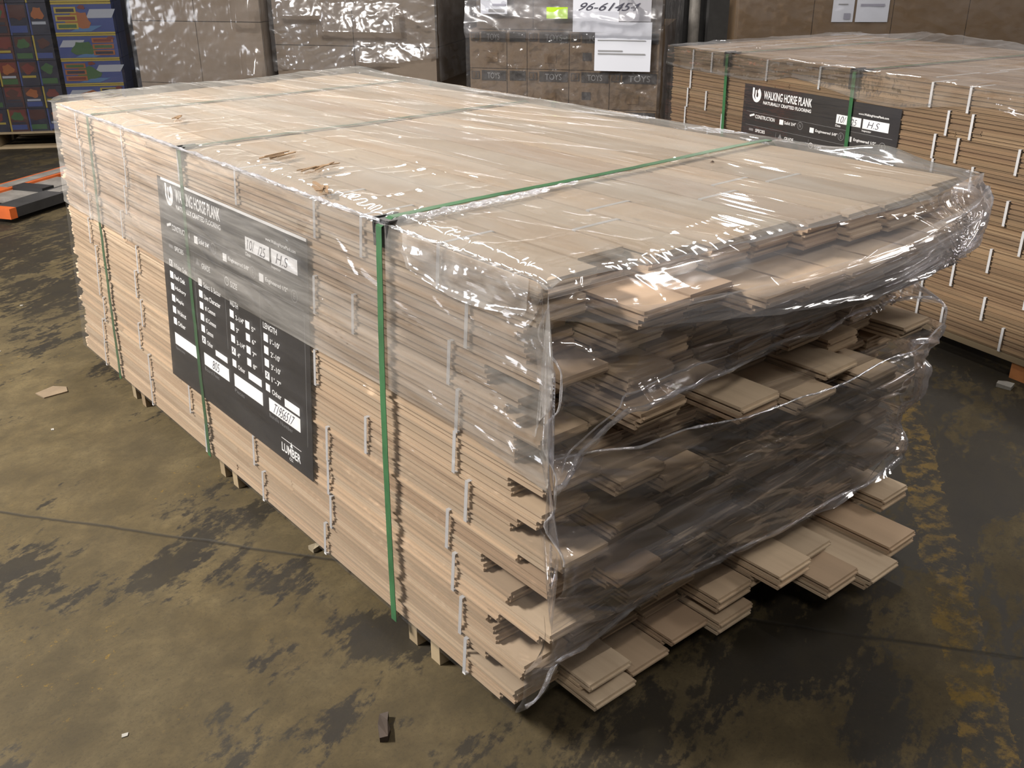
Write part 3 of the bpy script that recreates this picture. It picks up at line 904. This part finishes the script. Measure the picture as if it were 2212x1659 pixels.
def toy_box(x0, x1, z0, z1, big, lab, group, k):
    r = empty('toy_box', MA @ Matrix.Translation((x0, 0, z0))); tag(r, lab, 'toy box', group)
    w, h, d = x1 - x0 - .004, z1 - z0 - .003, .34
    m = MB(); m.box(0, w, 0, d, 0, h, TI['blue'] if big else TI[['navy', 'maroon', 'navy'][k % 3]])
    m.build('body', TM, r)
    a = MB(); rr = random.Random(k * 7 + big)
    y = -.0015

    def rect(u0, v0, u1, v1, c, s=0, lift=0): a.poly([(w * u0, y - lift, h * v0), (w * u1, y - lift, h * (v0)), (w * (u1 + s), y - lift, h * v1), (w * (u0 + s), y - lift, h * v1)], TI[c])

    def blob(u, v, ru, rv, c, lift=.0004):
        n = 14; a.poly([(w * (u + ru * math.cos(t) * (1 + .25 * math.sin(3 * t + k))), y - lift, h * (v + rv * math.sin(t) * (1 + .2 * math.cos(4 * t + k)))) for t in [2 * math.pi * i / n for i in range(n)]], TI[c])
    if big:
        fl = k % 2
        rect(.0, .0, 1, .06, 'yellow'); rect(.0, .94, 1, 1, 'yellow')
        rect(.02 if fl else .55, .5, .38 if fl else .98, .78, 'white', .08, .0002)
        rect(.25, .08, .6, .26, 'sky', .2, .0002)
        blob(.42, .45, .2, .28, ['green', 'orange', 'green'][k % 3])
        u = .58 if fl else .04
        for q in range(3):
            v = .16 + q * .25
            rect(u, v, u + .36, v + .20, ['yellow', 'orange'][(k // 2) % 2], 0, .0006); rect(u + .03, v + .04, u + .33, v + .15, ['navy', 'green', 'red'][(k + q) % 3], 0, .0009)
        blob(.9 if fl else .5, .85, .06, .07, 'red', .0012)
    else:
        rect(.06, .55, .94, .95, ['maroon', 'red', 'navy'][k % 3], 0, .0002); blob(.5, .68, .3, .2, ['orange', 'red', 'green', 'maroon'][k % 4])
        rect(.1, .08, .9, .3, ['blue', 'navy', 'green'][(k // 3) % 3], 0, .0003); rect(.15, .33, .85, .42, ['white', 'yellow', 'navy', 'navy'][k % 4], 0, .0005)
        rect(.02, .0, .1, 1, ['navy', 'blue', 'yellow'][(k // 2) % 3], 0, .0007)
    a.build('printed_art', TM, r)


zr = [.077, .255, .426, .618, .806, 1.041, 1.27]
k = 0
xc = [0, .15, .3, .45, .6]
for i in range(6):
    for j in range(4):
        k += 1
        toy_box(xc[j], xc[j + 1], zr[i], zr[i + 1], False, f'small dark picture toy box, {ORDC[i]} row up, {ORDC[j]} from left on toy pallet', 'small boxes on the toy pallet', k * 5 + i)
    toy_box(.632, WA, zr[i], zr[i + 1], True, f'wide bright blue toy box with yellow frames, {ORDC[i]} row up on toy pallet', 'wide boxes on the toy pallet', i)
    toy_box_side = None
# boxes behind, their ends coloured dark for the shade on that side
for i in range(6):
    r = empty('toy_box', MA @ Matrix.Translation((.632, .352, zr[i]))); tag(r, f'shade-darkened end of a toy box behind the bright column, {ORDC[i]} row up', 'toy box', 'shade-darkened toy boxes behind')
    w, h = WA - .632 - .004 - .012, zr[i + 1] - zr[i] - .003
    m = MB(); m.box(0, w, 0, .6, 0, h, TI['navy']); m.build('body', TM, r)
    a = MB()
    for q in range(3):
        y0 = .05 + q * .19; a.poly([(w + .001, y0, h * .3), (w + .001, y0 + .12, h * .3), (w + .001, y0 + .12, h * .8), (w + .001, y0, h * .8)], TI[['maroon', 'navy', 'blue'][(q + i) % 3]])
    a.build('printed_art', TM, r)
back_wrap(MA, WA, 1.0, .075, 1.28, 'thin clear film around the toy boxes', 60, .006, film('film_toys', .012, hz_scale=(4, 4, 8), gl=.06, rough=.12), ndiv=110)

# -- brown cartons, left pair of pallets
MBp = frame((1.720, 6.030), (2.318, 5.180)); WB = 1.039
pallet(MBp, WB, 1.1, .139, 'wooden pallet under the left brown carton stack')
for i, (z0, z1) in enumerate(((.08, .508), (.51, .938), (.941, 1.37))):
    for j in range(2):
        x0 = j * WB / 2
        carton(MBp, x0, x0 + WB / 2, 0, .55, z0, z1, KRAFT_GREY, f'plain pale brown carton beside the toy boxes, {["lower", "middle", "upper"][i]} row, {["left", "right"][j]} of the two', 'pale cartons beside the toys', bulge=.014)
back_wrap(MBp, WB, .6, .08, 1.4, 'clear film around the pale brown cartons beside the toys', 70, .007, film('film_pale', .05, (.74, .72, .72), hz_scale=(4, 4, 9), bump=.12, bscale=(12, 12, 15), gl=.08, rough=.15, edge=.35), bumps=((.82, 1.04, .93, 1.14, .055), (.86, 1.05, .58, .80, .056)))
MC = frame((2.420, 5.196), (3.120, 4.201)); WC = 1.2166
pallet(MC, WC, 1.2, .144, 'wooden pallet under the middle brown carton stack')
for i, (z0, z1) in enumerate(((.085, .433), (.435, .782), (.785, 1.22))):
    for j in range(2):
        x0 = j * WC / 2
        carton(MC, x0, x0 + WC / 2, 0, 1.15, z0, z1, KRAFT_GREY if i else KRAFT, f'brown carton under glaring film in the middle stack, {["lower", "middle", "upper"][i]} row, {["left", "right"][j]} one', 'cartons in the middle stack', bulge=.012)
back_wrap(MC, WC, 1.15, .56, 1.3, 'torn shiny film hanging around the middle carton stack', 80, .014, cut=lambda x: .60 + .13 * np.clip((x - .75) / .4, 0, 1) + .02 * np.sin(x * 9), bumps=((.35, 1.0, .88, 1.07, .052), (.6, 1.22, .68, .81, .036), (.05, .4, .98, 1.1, .032)))

# -- toy cartons with black printed bands
MD = frame((3.249, 3.993), (4.010, 2.959)); WD = 1.2847
pallet(MD, WD, 1.2, .21, 'wooden pallet under the cartons printed with black bands')
xs = [0, .262, .402, .690, .965, WD]
rows = [(.153, .408), (.410, .659), (.661, .909)]
for i, (z0, z1) in enumerate(rows):
    for j in range(5):
        x0, x1 = xs[j], xs[j + 1]; w, h = x1 - x0, z1 - z0
        r = carton(MD, x0, x1, 0, .5, z0, z1, KRAFT, f'brown carton with black printed band, {["bottom", "middle", "upper"][i]} banded row, {ORDC[j]} from left', 'black banded cartons', bulge=.004)
        if j == 1:
            face_print('print', r, [(.02, h - .075, w - .01, h - .012, 0)], [], [BAND_BLACK, PRINT_GREY], -.006)
        else:
            face_print('print', r, [(.085, h - .078, w - .008, h - .012, 0), (.012, h - .07, .07, h - .018, 0), (.018, h - .064, .064, h - .024, 2), (.09, .06, .15, .11, 0) if j % 2 else (.12, .04, .2, .1, 3)],
                       [('TOYS', .125, h - .066, w - .05, h - .026, 1), ('J', .032, h - .06, .05, h - .028, 0)], [BAND_BLACK, PRINT_GREY, KRAFT, KRAFT_DARK], -.006)
        m = MB(); m.box(0, w, .5, 1.2, 0, h - .002) if False else None
for i, (z0, z1) in enumerate(rows):                  # the depth of the stack behind the front cartons
    carton(MD, WD - .5, WD, .503, 1.15, z0, z1, KRAFT, f'brown carton end on the right side of the banded stack, {["bottom", "middle", "upper"][i]} row', 'carton ends on the banded stack', bulge=.002)
xt = [.05, .44, .86, 1.25]
for j in range(3):
    r = carton(MD, xt[j], xt[j + 1], .01, .6, .912, 1.32, KRAFT_GREY, ['large pale carton on top of banded stack, with small white shipping label', 'large pale carton on top of banded stack, with lime sticker', 'large pale carton on top of banded stack, right end with paper sheet'][j], 'large cartons on the banded stack', bulge=.004)
MDt = MD
fr_off = -.0245


def sheet(name, M, x0, x1, z0, z1, mat_, lab, cat, group=None, y=-.02, extra=None):
    """thin paper held under the film, slightly curled"""
    r = empty(name, M @ Matrix.Translation((x0, y, z0))); tag(r, lab, cat, group)
    w, h = x1 - x0, z1 - z0
    m = MB(); n = 8
    for i in range(n):
        a, b = i / n, (i + 1) / n; ya, yb = -.002 * math.sin(a * 5), -.002 * math.sin(b * 5)
        m.hexa([(w * a, ya, 0), (w * b, yb, 0), (w * b, yb + .0006, 0), (w * a, ya + .0006, 0), (w * a, ya, h), (w * b, yb, h), (w * b, yb + .0006, h), (w * a, ya + .0006, h)])
    m.build('paper', mat_, r)
    if extra:
        mm = MB()
        for (u0, v0, u1, v1, mi) in extra.get('rects', ()): mm.poly([(w * u0, -.004, h * v0), (w * u1, -.004, h * v0), (w * u1, -.004, h * v1), (w * u0, -.004, h * v1)], mi)
        for (t, u0, v0, u1, v1, mi) in extra.get('texts', ()):
            vs, fs = text_poly(t, (u1 - u0) * w, (v1 - v0) * h, u0 * w, v0 * h, .1, 0); b = len(mm.v)
            mm.v += [(a, -.0043, c) for a, c in vs]
            for q in fs: mm.f.append(tuple(b + i for i in q)); mm.m.append(mi)
        mm.build('print', [BARCODE, INK, PRINT_GREY], r)
    return r


sheet('shipping_label', MD, .10, .28, 1.01, 1.16, PAPER, 'white shipping label on the upper left of the banded stack', 'label', y=-.060,
      extra={'rects': [(.45, .33, .95, .42, 0), (.3, .08, .9, .2, 2)]})
sheet('sticker', MD, .545, .685, .985, 1.055, LIME, 'lime green sticker on the pale carton above the banded ones', 'sticker', y=-.060)
sheet('paper_sheet', MD, .72, 1.02, .905, 1.25, PAPER, 'white sheet with pen numbers at the top of the banded stack', 'paper', y=-.060,
      extra={'texts': [('96-61454', .08, .38, 1.35, .52, 1)]})
sheet('paper_sheet', MD, .868, 1.235, .665, .968, PAPER, 'large bluish white paper sheet on the right of the banded stack', 'paper', y=-.0575,
      extra={'rects': [(.06, .4, .5, .43, 2), (.06, .34, .9, .37, 2), (.05, .62, .9, .64, 2)]})
sheet('paper_sheet', MD, 1.022, 1.225, .972, 1.25, PAPER_GREY, 'greyish sheet beside the one with pen numbers on banded stack', 'paper', y=-.0585)
back_wrap(MD, WD, 1.15, .16, 1.4, 'sparkling clear film around the banded carton stack', 90, .02, film('film_banded', .045, (.75, .74, .80), hz_scale=(5, 5, 5), bump=.6, bscale=(34, 34, 40), gl=.18, rough=.14))

zs_, xs_ = np.linspace(.86, 1.4, 60), np.linspace(-.01, WD + .01, 120); Xg, Zg = np.meshgrid(xs_, zs_)
Dm = ridge(Xg * 4 + Zg * 3, Zg * 5, 93) ** 2 * .02 + ridge(Xg * 15, Zg * 22 + Xg * 5, 94) * .006 + np.clip((1.06 - Zg) / .2, 0, 1) * np.clip((Zg - .86) / .03, 0, 1) * .03
ow = empty('stretch_wrap', MD); tag(ow, 'milky second layer of film around the pale top cartons of the banded stack', 'stretch wrap')
grid_obj('film_layer', np.stack([Xg, -.046 - Dm, Zg], -1), film('film_milky', .15, (.70, .70, .76), hz_scale=(3, 3, 5), bump=.2, bscale=(16, 16, 20), gl=.2, rough=.2), ow)
# -- brown cartons behind the far stack
ME = frame((4.534, 2.758), (6.038, 1.219)); WE = 2.1514
pallet(ME, WE, 1.1, .12, 'wooden pallet under the dark brown cartons behind the far stack')
xe_ = [0, .483, .985, 1.455, WE]
for i, (z0, z1) in enumerate(((.06, .66), (.662, 1.3))):
    for j in range(4):
        carton(ME, xe_[j], xe_[j + 1], 0, .6, z0, z1, KRAFT_DARK, f'dark brown carton behind the far stack, {["lower", "upper"][i]} row, {ORDC[j]} from left', 'dark cartons behind the far stack', bulge=.004)
sheet('shipping_label', ME, .60, .735, .952, 1.12, PAPER, 'narrow white label with a dark code on brown carton behind far stack', 'label', 'labels on the dark cartons', -.0105, {'rects': [(.55, .1, .85, .32, 0), (.25, .62, .7, .66, 2)]})
sheet('shipping_label', ME, .75, .955, .952, 1.105, PAPER, 'wider white label beside the coded one on carton behind far stack', 'label', 'labels on the dark cartons', -.0105, {'rects': [(.12, .62, .85, .72, 0)]})
back_wrap(ME, WE, 1.0, .1, 1.35, 'clear film around the dark brown cartons behind the far stack', 100, .012, film('film_dark', .025, hz_scale=(4, 4, 8), bump=.5, bscale=(26, 26, 30), gl=.12, rough=.14), ndiv=200)

# -- dark steel post in the gap
MP = frame((5.40, 4.00), (5.58, 3.82))
pr = empty('steel_post', MP @ Matrix.Translation((0, 0, ZF))); tag(pr, 'dark steel post in the gap between two carton stacks', 'post')
m = MB(); m.box(-.02, .24, -.02, .24, 0, .014); m.build('base_plate', STEEL_DARK, pr)
m = MB(); m.box(0, .02, 0, .22, .014, 4.2); m.box(.2, .22, 0, .22, .014, 4.2); m.box(.02, .2, .1, .12, .014, 4.2); m.build('shaft', STEEL_DARK, pr)
m = MB(); m.cyl((.11, .05, .014), .045, 1.15); m.build('guard_sleeve', STEEL_GREY, pr)

# ---------------------------------------------------------------- pallet jack at the left edge
MJ = Matrix.Translation((.43, 5.24, ZF)) @ Matrix.Rotation(math.radians(31), 4, 'Z')
j = empty('pallet_jack', MJ); tag(j, 'orange pallet jack standing on the floor at the left edge', 'pallet jack')


def fork(y, col):
    m = MB(); L = 1.15; w = .16
    m.box(-.35, L - .1, y, y + w, .078, .088); m.box(-.35, L - .1, y, y + .012, .03, .078); m.box(-.35, L - .1, y + w - .012, y + w, .03, .078)
    m.hexa([(L - .1, y, .03), (L, y + .03, .05), (L, y + w - .03, .05), (L - .1, y + w, .03), (L - .1, y, .088), (L, y + .03, .07), (L, y + w - .03, .07), (L - .1, y + w, .088)])
    o = m.build('fork', col, j)
    q = MB(); q.box(.1, .9, y + .03, y + w - .03, .0885, .0905); q.build('tread_plate', STEEL_GREY, o)
    for x in (.62, .78):
        q = MB(); q.cyl((x, y + .03, .036), .036, .1, 'y', 18); q.build('load_roller', BLACK_PLASTIC, o)


fork(0, ORANGE); fork(-.42, STEEL_DARK)
m = MB(); m.hexa([(-.352, -.425, .028), (-.30, -.425, .028), (-.30, -.255, .028), (-.352, -.255, .028), (-.352, -.425, .0905), (-.30, -.425, .0905), (-.30, -.255, .0905), (-.352, -.255, .0905)]); m.build('painted_tip', ORANGE, j)
m = MB(); m.box(-.1, .5, -.26, 0, .045, .075); m.build('cross_plate', STEEL_GREY, j)
m = MB(); m.box(.1, .2, -.25, -.01, .0755, .1); m.build('linkage_bar', BLACK_PLASTIC, j)

# ---------------------------------------------------------------- litter on the floor
def chip(name, loc, pts, h, mat_, lab, cat, rot=0, group=None):
    m = MB(); n = len(pts)
    m.poly([(x, y, h * (1 + .3 * math.sin(i * 2.1))) for i, (x, y) in enumerate(pts)]); m.poly([(x, y, .0) for x, y in pts][::-1])
    for i in range(n):
        jn = (i + 1) % n
        m.poly([(*pts[i], 0), (*pts[jn], 0), (*pts[jn], h * (1 + .3 * math.sin(jn * 2.1))), (*pts[i], h * (1 + .3 * math.sin(i * 2.1)))])
    o = m.build(name, mat_, None, Matrix.Translation(loc) @ Matrix.Rotation(rot, 4, 'Z')); tag(o, lab, cat, group); return o


chip('wood_chip', (-.195, -.156, ZF + .0002), [(-.011, -.036), (.006, -.037), (.013, -.012), (.009, .012), (.013, .034), (-.006, .037), (-.012, .006)], .012, flat('dark_chip', (.028, .018, .012), .8, var=.4), 'dark brown wood chip on the open floor in front', 'wood chip', -.5)
chip('cardboard_scrap', (-.204, 2.065, ZF + .0002), [(-.05, -.02), (.03, -.045), (.055, .0), (.03, .045), (-.045, .04)], .004, flat('card_scrap', (.13, .095, .06), .8, var=.2), 'torn brown cardboard scrap on floor left of near stack', 'cardboard scrap', .3)
chip('wood_offcut', (.026, .53, ZF + .0002), [(-.014, -.012), (.012, -.014), (.014, .012), (-.01, .014)], .012, flat('pale_offcut', (.18, .15, .10), .8, var=.2), 'tiny pale wood offcut beside the bottom edge of near stack', 'wood offcut', .2)
PS = flat('paper_scrap', (.24, .23, .21), .8, var=.3)
chip('paper_scrap', (2.50, -.19, ZF + .0002), [(-.03, -.02), (.01, -.03), (.035, -.005), (.02, .025), (-.015, .03)], .012, PS, 'crumpled pale scrap on the floor before the far stack', 'paper scrap', .4)
chip('paper_scrap', (2.52, -.28, ZF + .0002), [(-.015, -.012), (.016, -.01), (.012, .014), (-.012, .012)], .007, PS, 'smaller pale scrap next to the crumpled one', 'paper scrap', 1.0)
for (x, y, nm) in ((-.25, 2.62, 'nearest the cardboard scrap'), (-.02, 3.15, 'close to the far end of near stack'), (-.4, 3.1, 'farthest from the near stack'), (-.3, 1.75, 'in front of the cardboard scrap'), (-.62, .18, 'alone in the front left')):
    chip('paper_fleck', (x, y, ZF + .0002), [(-.007, -.004), (.006, -.005), (.008, .004), (-.004, .005)], .002, PS, f'tiny white paper fleck on left floor, {nm}', 'paper fleck', random.uniform(0, 3), 'flecks on the left floor')
m = MB()
for q in range(7):
    a = 2 * math.pi * q / 7; b = 2 * math.pi * (q + 1) / 7
    m.poly([(0, 0, .006), (.007 * math.cos(a), .005 * math.sin(a), .001), (.007 * math.cos(b), .005 * math.sin(b), .001)])
tag(m.build('bark_crumb', flat('bark', (.05, .03, .02), .8), None, (.99, .04, H + .0125)), 'small dark crumb on the film over the near stack top', 'crumb')

TEAR_MARK = flat('dark_tear', (.17, .105, .055), .8, var=.5)  # dark strips standing in for torn spots in the top film
for (x, y, rot, sc, nm) in ((.20, .84, .5, 1.0, 'upper of two beside the middle strap'), (.19, .64, .3, 1.15, 'lower of two on the open middle part'), (.088, .43, 1.3, .9, 'striped one at the left top edge'), (.23, 1.60, .9, .8, 'far one behind the middle strap')):
    m = MB()
    for q in range(6):
        a0, b0 = random.uniform(-.03, .03) * sc, random.uniform(-.012, .012) * sc; L_, w_ = random.uniform(.02, .045) * sc, random.uniform(.003, .006)
        t_ = random.uniform(-.35, .35); c_, s_ = math.cos(t_), math.sin(t_)
        P_ = [(a0 + c_ * u - s_ * v_, b0 + s_ * u + c_ * v_) for u, v_ in ((-L_, -w_ * .4), (L_, -w_), (L_ * 1.2, 0), (L_ * .9, w_), (-L_ * .8, w_))]
        z_ = .001 + q * .0008
        m.poly([(*p_, z_ + .002) for p_ in P_]); m.poly([(*p_, z_) for p_ in P_][::-1])
        for e in range(5):
            f_ = (e + 1) % 5; m.poly([(*P_[e], z_), (*P_[f_], z_), (*P_[f_], z_ + .002), (*P_[e], z_ + .002)])
    tag(m.build('film_tear', TEAR_MARK, None, Matrix.Translation((x, y, H + .0145)) @ Matrix.Rotation(rot, 4, 'Z')), f'dark torn spot in near stack film, {nm}', 'wood scrap', 'dark torn spots on the near stack top')

# ---------------------------------------------------------------- room: floor, back wall, ceiling
def floor_material():
    m, nt, out = mat('stained_concrete'); n = N(nt)
    tc = n('ShaderNodeTexCoord').outputs['Object']
    sep = n('ShaderNodeSeparateXYZ', {0: tc}); X, Y = sep.outputs[0], sep.outputs[1]
    fine = n.noise(tc, 55, 6, .7); mid = n.noise(tc, 5.5, 6, .62); big = n.noise(tc, 1.3, 3, .5)
    base = n.ramp(mid, [(.25, (.044, .032, .0135)), (.5, (.072, .053, .0240)), (.75, (.110, .084, .041))])
    base = n.mix(n.math('MULTIPLY', fine, .5), base, (.028, .022, .012))
    # dirt and worn black coating: heavier toward back and right, where it also paints shade
    rot = n.mapping(tc, (1, 1, 1), (0, 0, -math.radians(24)))
    st = n.noise(n.mapping(rot, (2.6, 6.0, 1)), 1.0, 8, .66, .5)
    brk = n.noise(n.mapping(rot, (13, 30, 1)), 1.0, 6, .7)
    side = n.math('MULTIPLY', n.math('ADD', n.math('MULTIPLY', n.math('ADD', X, n.math('MULTIPLY', Y, .12)), .5), -.02), .5, clamp=True)
    side = n.math('MINIMUM', side, .115)
    v = n.math('ADD', n.math('ADD', n.math('MULTIPLY', st, .66), n.math('MULTIPLY', brk, .34)), side)
    for bx, by, br, ba in ((-.06, .11, .10, .22), (.01, .06, .07, .16), (-.28, .17, .08, .16), (-.46, .06, .11, .16), (-.36, .70, .14, .14), (-.11, .82, .15, .13), (-.10, .41, .11, .12), (-.62, .95, .12, .12), (-.25, -.06, .07, .1), (-.05, -.38, .13, .12), (.13, -.54, .16, .09), (-.52, .78, .12, .08), (-.15, .55, .09, .1), (-.36, .24, .3, -.07), (-.3, 1.6, .6, -.05), (.42, -.74, .10, -.16), (1.0, -.8, .2, -.08), (-.55, .45, .25, -.04)):  # stain spots; the strongest negative one paints the lit patch past the shadow
        d2 = n.math('ADD', n.math('POWER', n.math('ABSOLUTE', n.math('SUBTRACT', X, bx)), 2.0), n.math('POWER', n.math('ABSOLUTE', n.math('SUBTRACT', Y, by)), 2.0))
        v = n.math('ADD', v, n.math('MULTIPLY', n.math('EXPONENT', n.math('MULTIPLY', d2, -1.0 / br ** 2)), ba))
    sf = n.ramp(n.math('ADD', v, n.math('MULTIPLY', n.math('SUBTRACT', fine, .5), .16)), [(.555, (0, 0, 0)), (.60, (1, 1, 1))])
    col = n.mix(n.math('MULTIPLY', sf, .88), base, (.0085, .0080, .0082))
    soft = n.ramp(big, [(.42, (0, 0, 0)), (.75, (1, 1, 1))])
    col = n.mix(n.math('MULTIPLY', soft, .35), col, (.034, .028, .019))
    # worn yellow line
    dl = n.math('ABSOLUTE', n.math('ADD', n.math('ADD', n.math('MULTIPLY', X, .582), n.math('MULTIPLY', Y, -.813)), -1.235))
    yl = n.math('MULTIPLY', n.math('LESS_THAN', n.math('ADD', dl, n.math('MULTIPLY', n.noise(tc, 16, 4, .6), .06)), .085), n.ramp(n.noise(tc, 21, 6, .7), [(.47, (0, 0, 0)), (.6, (1, 1, 1))]))
    yl2 = n.math('MULTIPLY', n.ramp(n.noise(tc, 42, 5, .7), [(.62, (0, 0, 0)), (.67, (1, 1, 1))]), n.ramp(n.noise(n.mapping(tc, loc=(3.1, 1.7, 0)), 2.3, 2, .5), [(.56, (0, 0, 0)), (.64, (1, 1, 1))]))
    col = n.mix(n.math('MULTIPLY', n.math('MAXIMUM', yl, n.math('MULTIPLY', yl2, .7)), .8), col, (.15, .09, .010))
    # saw-cut joint, filled with dirt
    wob = n.math('MULTIPLY', n.math('SUBTRACT', n.noise(tc, 3.0, 4, .6), .5), .035)
    dj = n.math('ABSOLUTE', n.math('ADD', n.math('ADD', n.math('ADD', n.math('MULTIPLY', X, .8066), n.math('MULTIPLY', Y, .591)), -.301), wob))
    jf = n.ramp(dj, [(.002, (1, 1, 1)), (.0085, (0, 0, 0))])
    col = n.mix(n.math('MULTIPLY', jf, .85), col, (.011, .010, .009))
    grit = n.noise(tc, 140, 4, .75); blot = n.noise(n.mapping(rot, (7, 11, 1)), 1.0, 7, .72, .4)
    col = n.mix(n.math('MULTIPLY', n.ramp(blot, [(.40, (1, 1, 1)), (.62, (0, 0, 0))]), .42), col, (.024, .019, .0105))
    col = n.mix(n.math('MULTIPLY', n.ramp(grit, [(.52, (0, 0, 0)), (.72, (1, 1, 1))]), .55), col, (.022, .018, .012))
    hgt = n.math('SUBTRACT', n.math('MULTIPLY', fine, .35), n.math('MULTIPLY', jf, 2.0))
    bmp = n('ShaderNodeBump', {'Height': hgt, 'Strength': .35, 'Distance': .004})
    b = n('ShaderNodeBsdfPrincipled', {'Base Color': col, 'Roughness': n.math('SUBTRACT', .78, n.math('MULTIPLY', sf, .22)), 'Specular IOR Level': .18, 'Normal': bmp.outputs[0]})
    nt.links.new(b.outputs[0], out.inputs[0]); return m


m = MB(); m.box(-16, 18, -8, 24, ZF - .1, ZF); tag(m.build('floor', floor_material()), kind='structure')
WALL = flat('dark_wall', (.035, .033, .032), .8, var=.2)
Mw = Matrix.Translation((6.4, 7.9, ZF)) @ Matrix.Rotation(-.6921, 4, 'Z')
m = MB(); m.box(-22, 16, 0, .2, 0, 6.0); tag(m.build('wall_back', WALL, None, Mw), kind='structure')

# ---------------------------------------------------------------- lights: ceiling fixtures and added film sheen sources
def lamp(name, loc, size, power, target=None, color=(1, .94, .86), rz=0):
    ld = bpy.data.lights.new(name, 'AREA'); ld.shape = 'RECTANGLE'; ld.size, ld.size_y = size; ld.energy = power; ld.color = color
    lo = bpy.data.objects.new(name, ld); COL.objects.link(lo); lo.location = loc
    if target is not None:
        d = Vector(target) - Vector(loc); lo.rotation_euler = d.to_track_quat('-Z', 'Y').to_euler()
    else: lo.rotation_euler = (0, 0, rz)
    return lo


lamp('ceiling_lamp', (-2.8, 2.6, 3.8), (1.3, .30), 245, (.1, .7, .4))
lamp('added_side_sheen', (-7.0, 6.6, 1.7), (2.6, 2.4), 85, (0, .5, .6), (.97, .98, 1))  # unseen source added for streaky sheen on the left film
lamp('ceiling_lamp', (6.2, -2.3, 3.7), (2.6, .6), 46, (1.1, -.5, .75))  # added and aimed to draw glare from the right front film
lamp('ceiling_lamp', (-2.2, -3.2, 4.6), (1.3, .15), 34, (2, 1.5, .5))
lamp('ceiling_lamp', (1.6, 3.8, 4.6), (.20, 1.6), 26)
lamp('ceiling_lamp', (3.9, 1.2, 4.4), (.12, 1.3), 28)
lamp('ceiling_lamp', (4.2, 8.0, 5.0), (2.2, .2), 34, (2, 3, 0))
lamp('ceiling_lamp', (7.5, 5.0, 5.0), (.2, 2.2), 20, (3, 1, 0))
lamp('ceiling_lamp', (4.1, -1.6, 4.6), (.09, 2.6), 10)
lamp('ceiling_lamp', (.8, 1.2, 4.8), (.12, 1.3), 14)

w = bpy.data.worlds.new('world'); scene.world = w; w.use_nodes = True
bg = w.node_tree.nodes['Background']; bg.inputs[0].default_value = (.9, .87, .84, 1); bg.inputs[1].default_value = .038

scene.view_settings.view_transform = 'Standard'; scene.view_settings.look = 'None'
scene.view_settings.gamma = 1; scene.view_settings.use_curve_mapping = False
scene.view_settings.exposure = 1.75
scene.cycles.transparent_max_bounces = 16
scene.cycles.max_bounces = 7
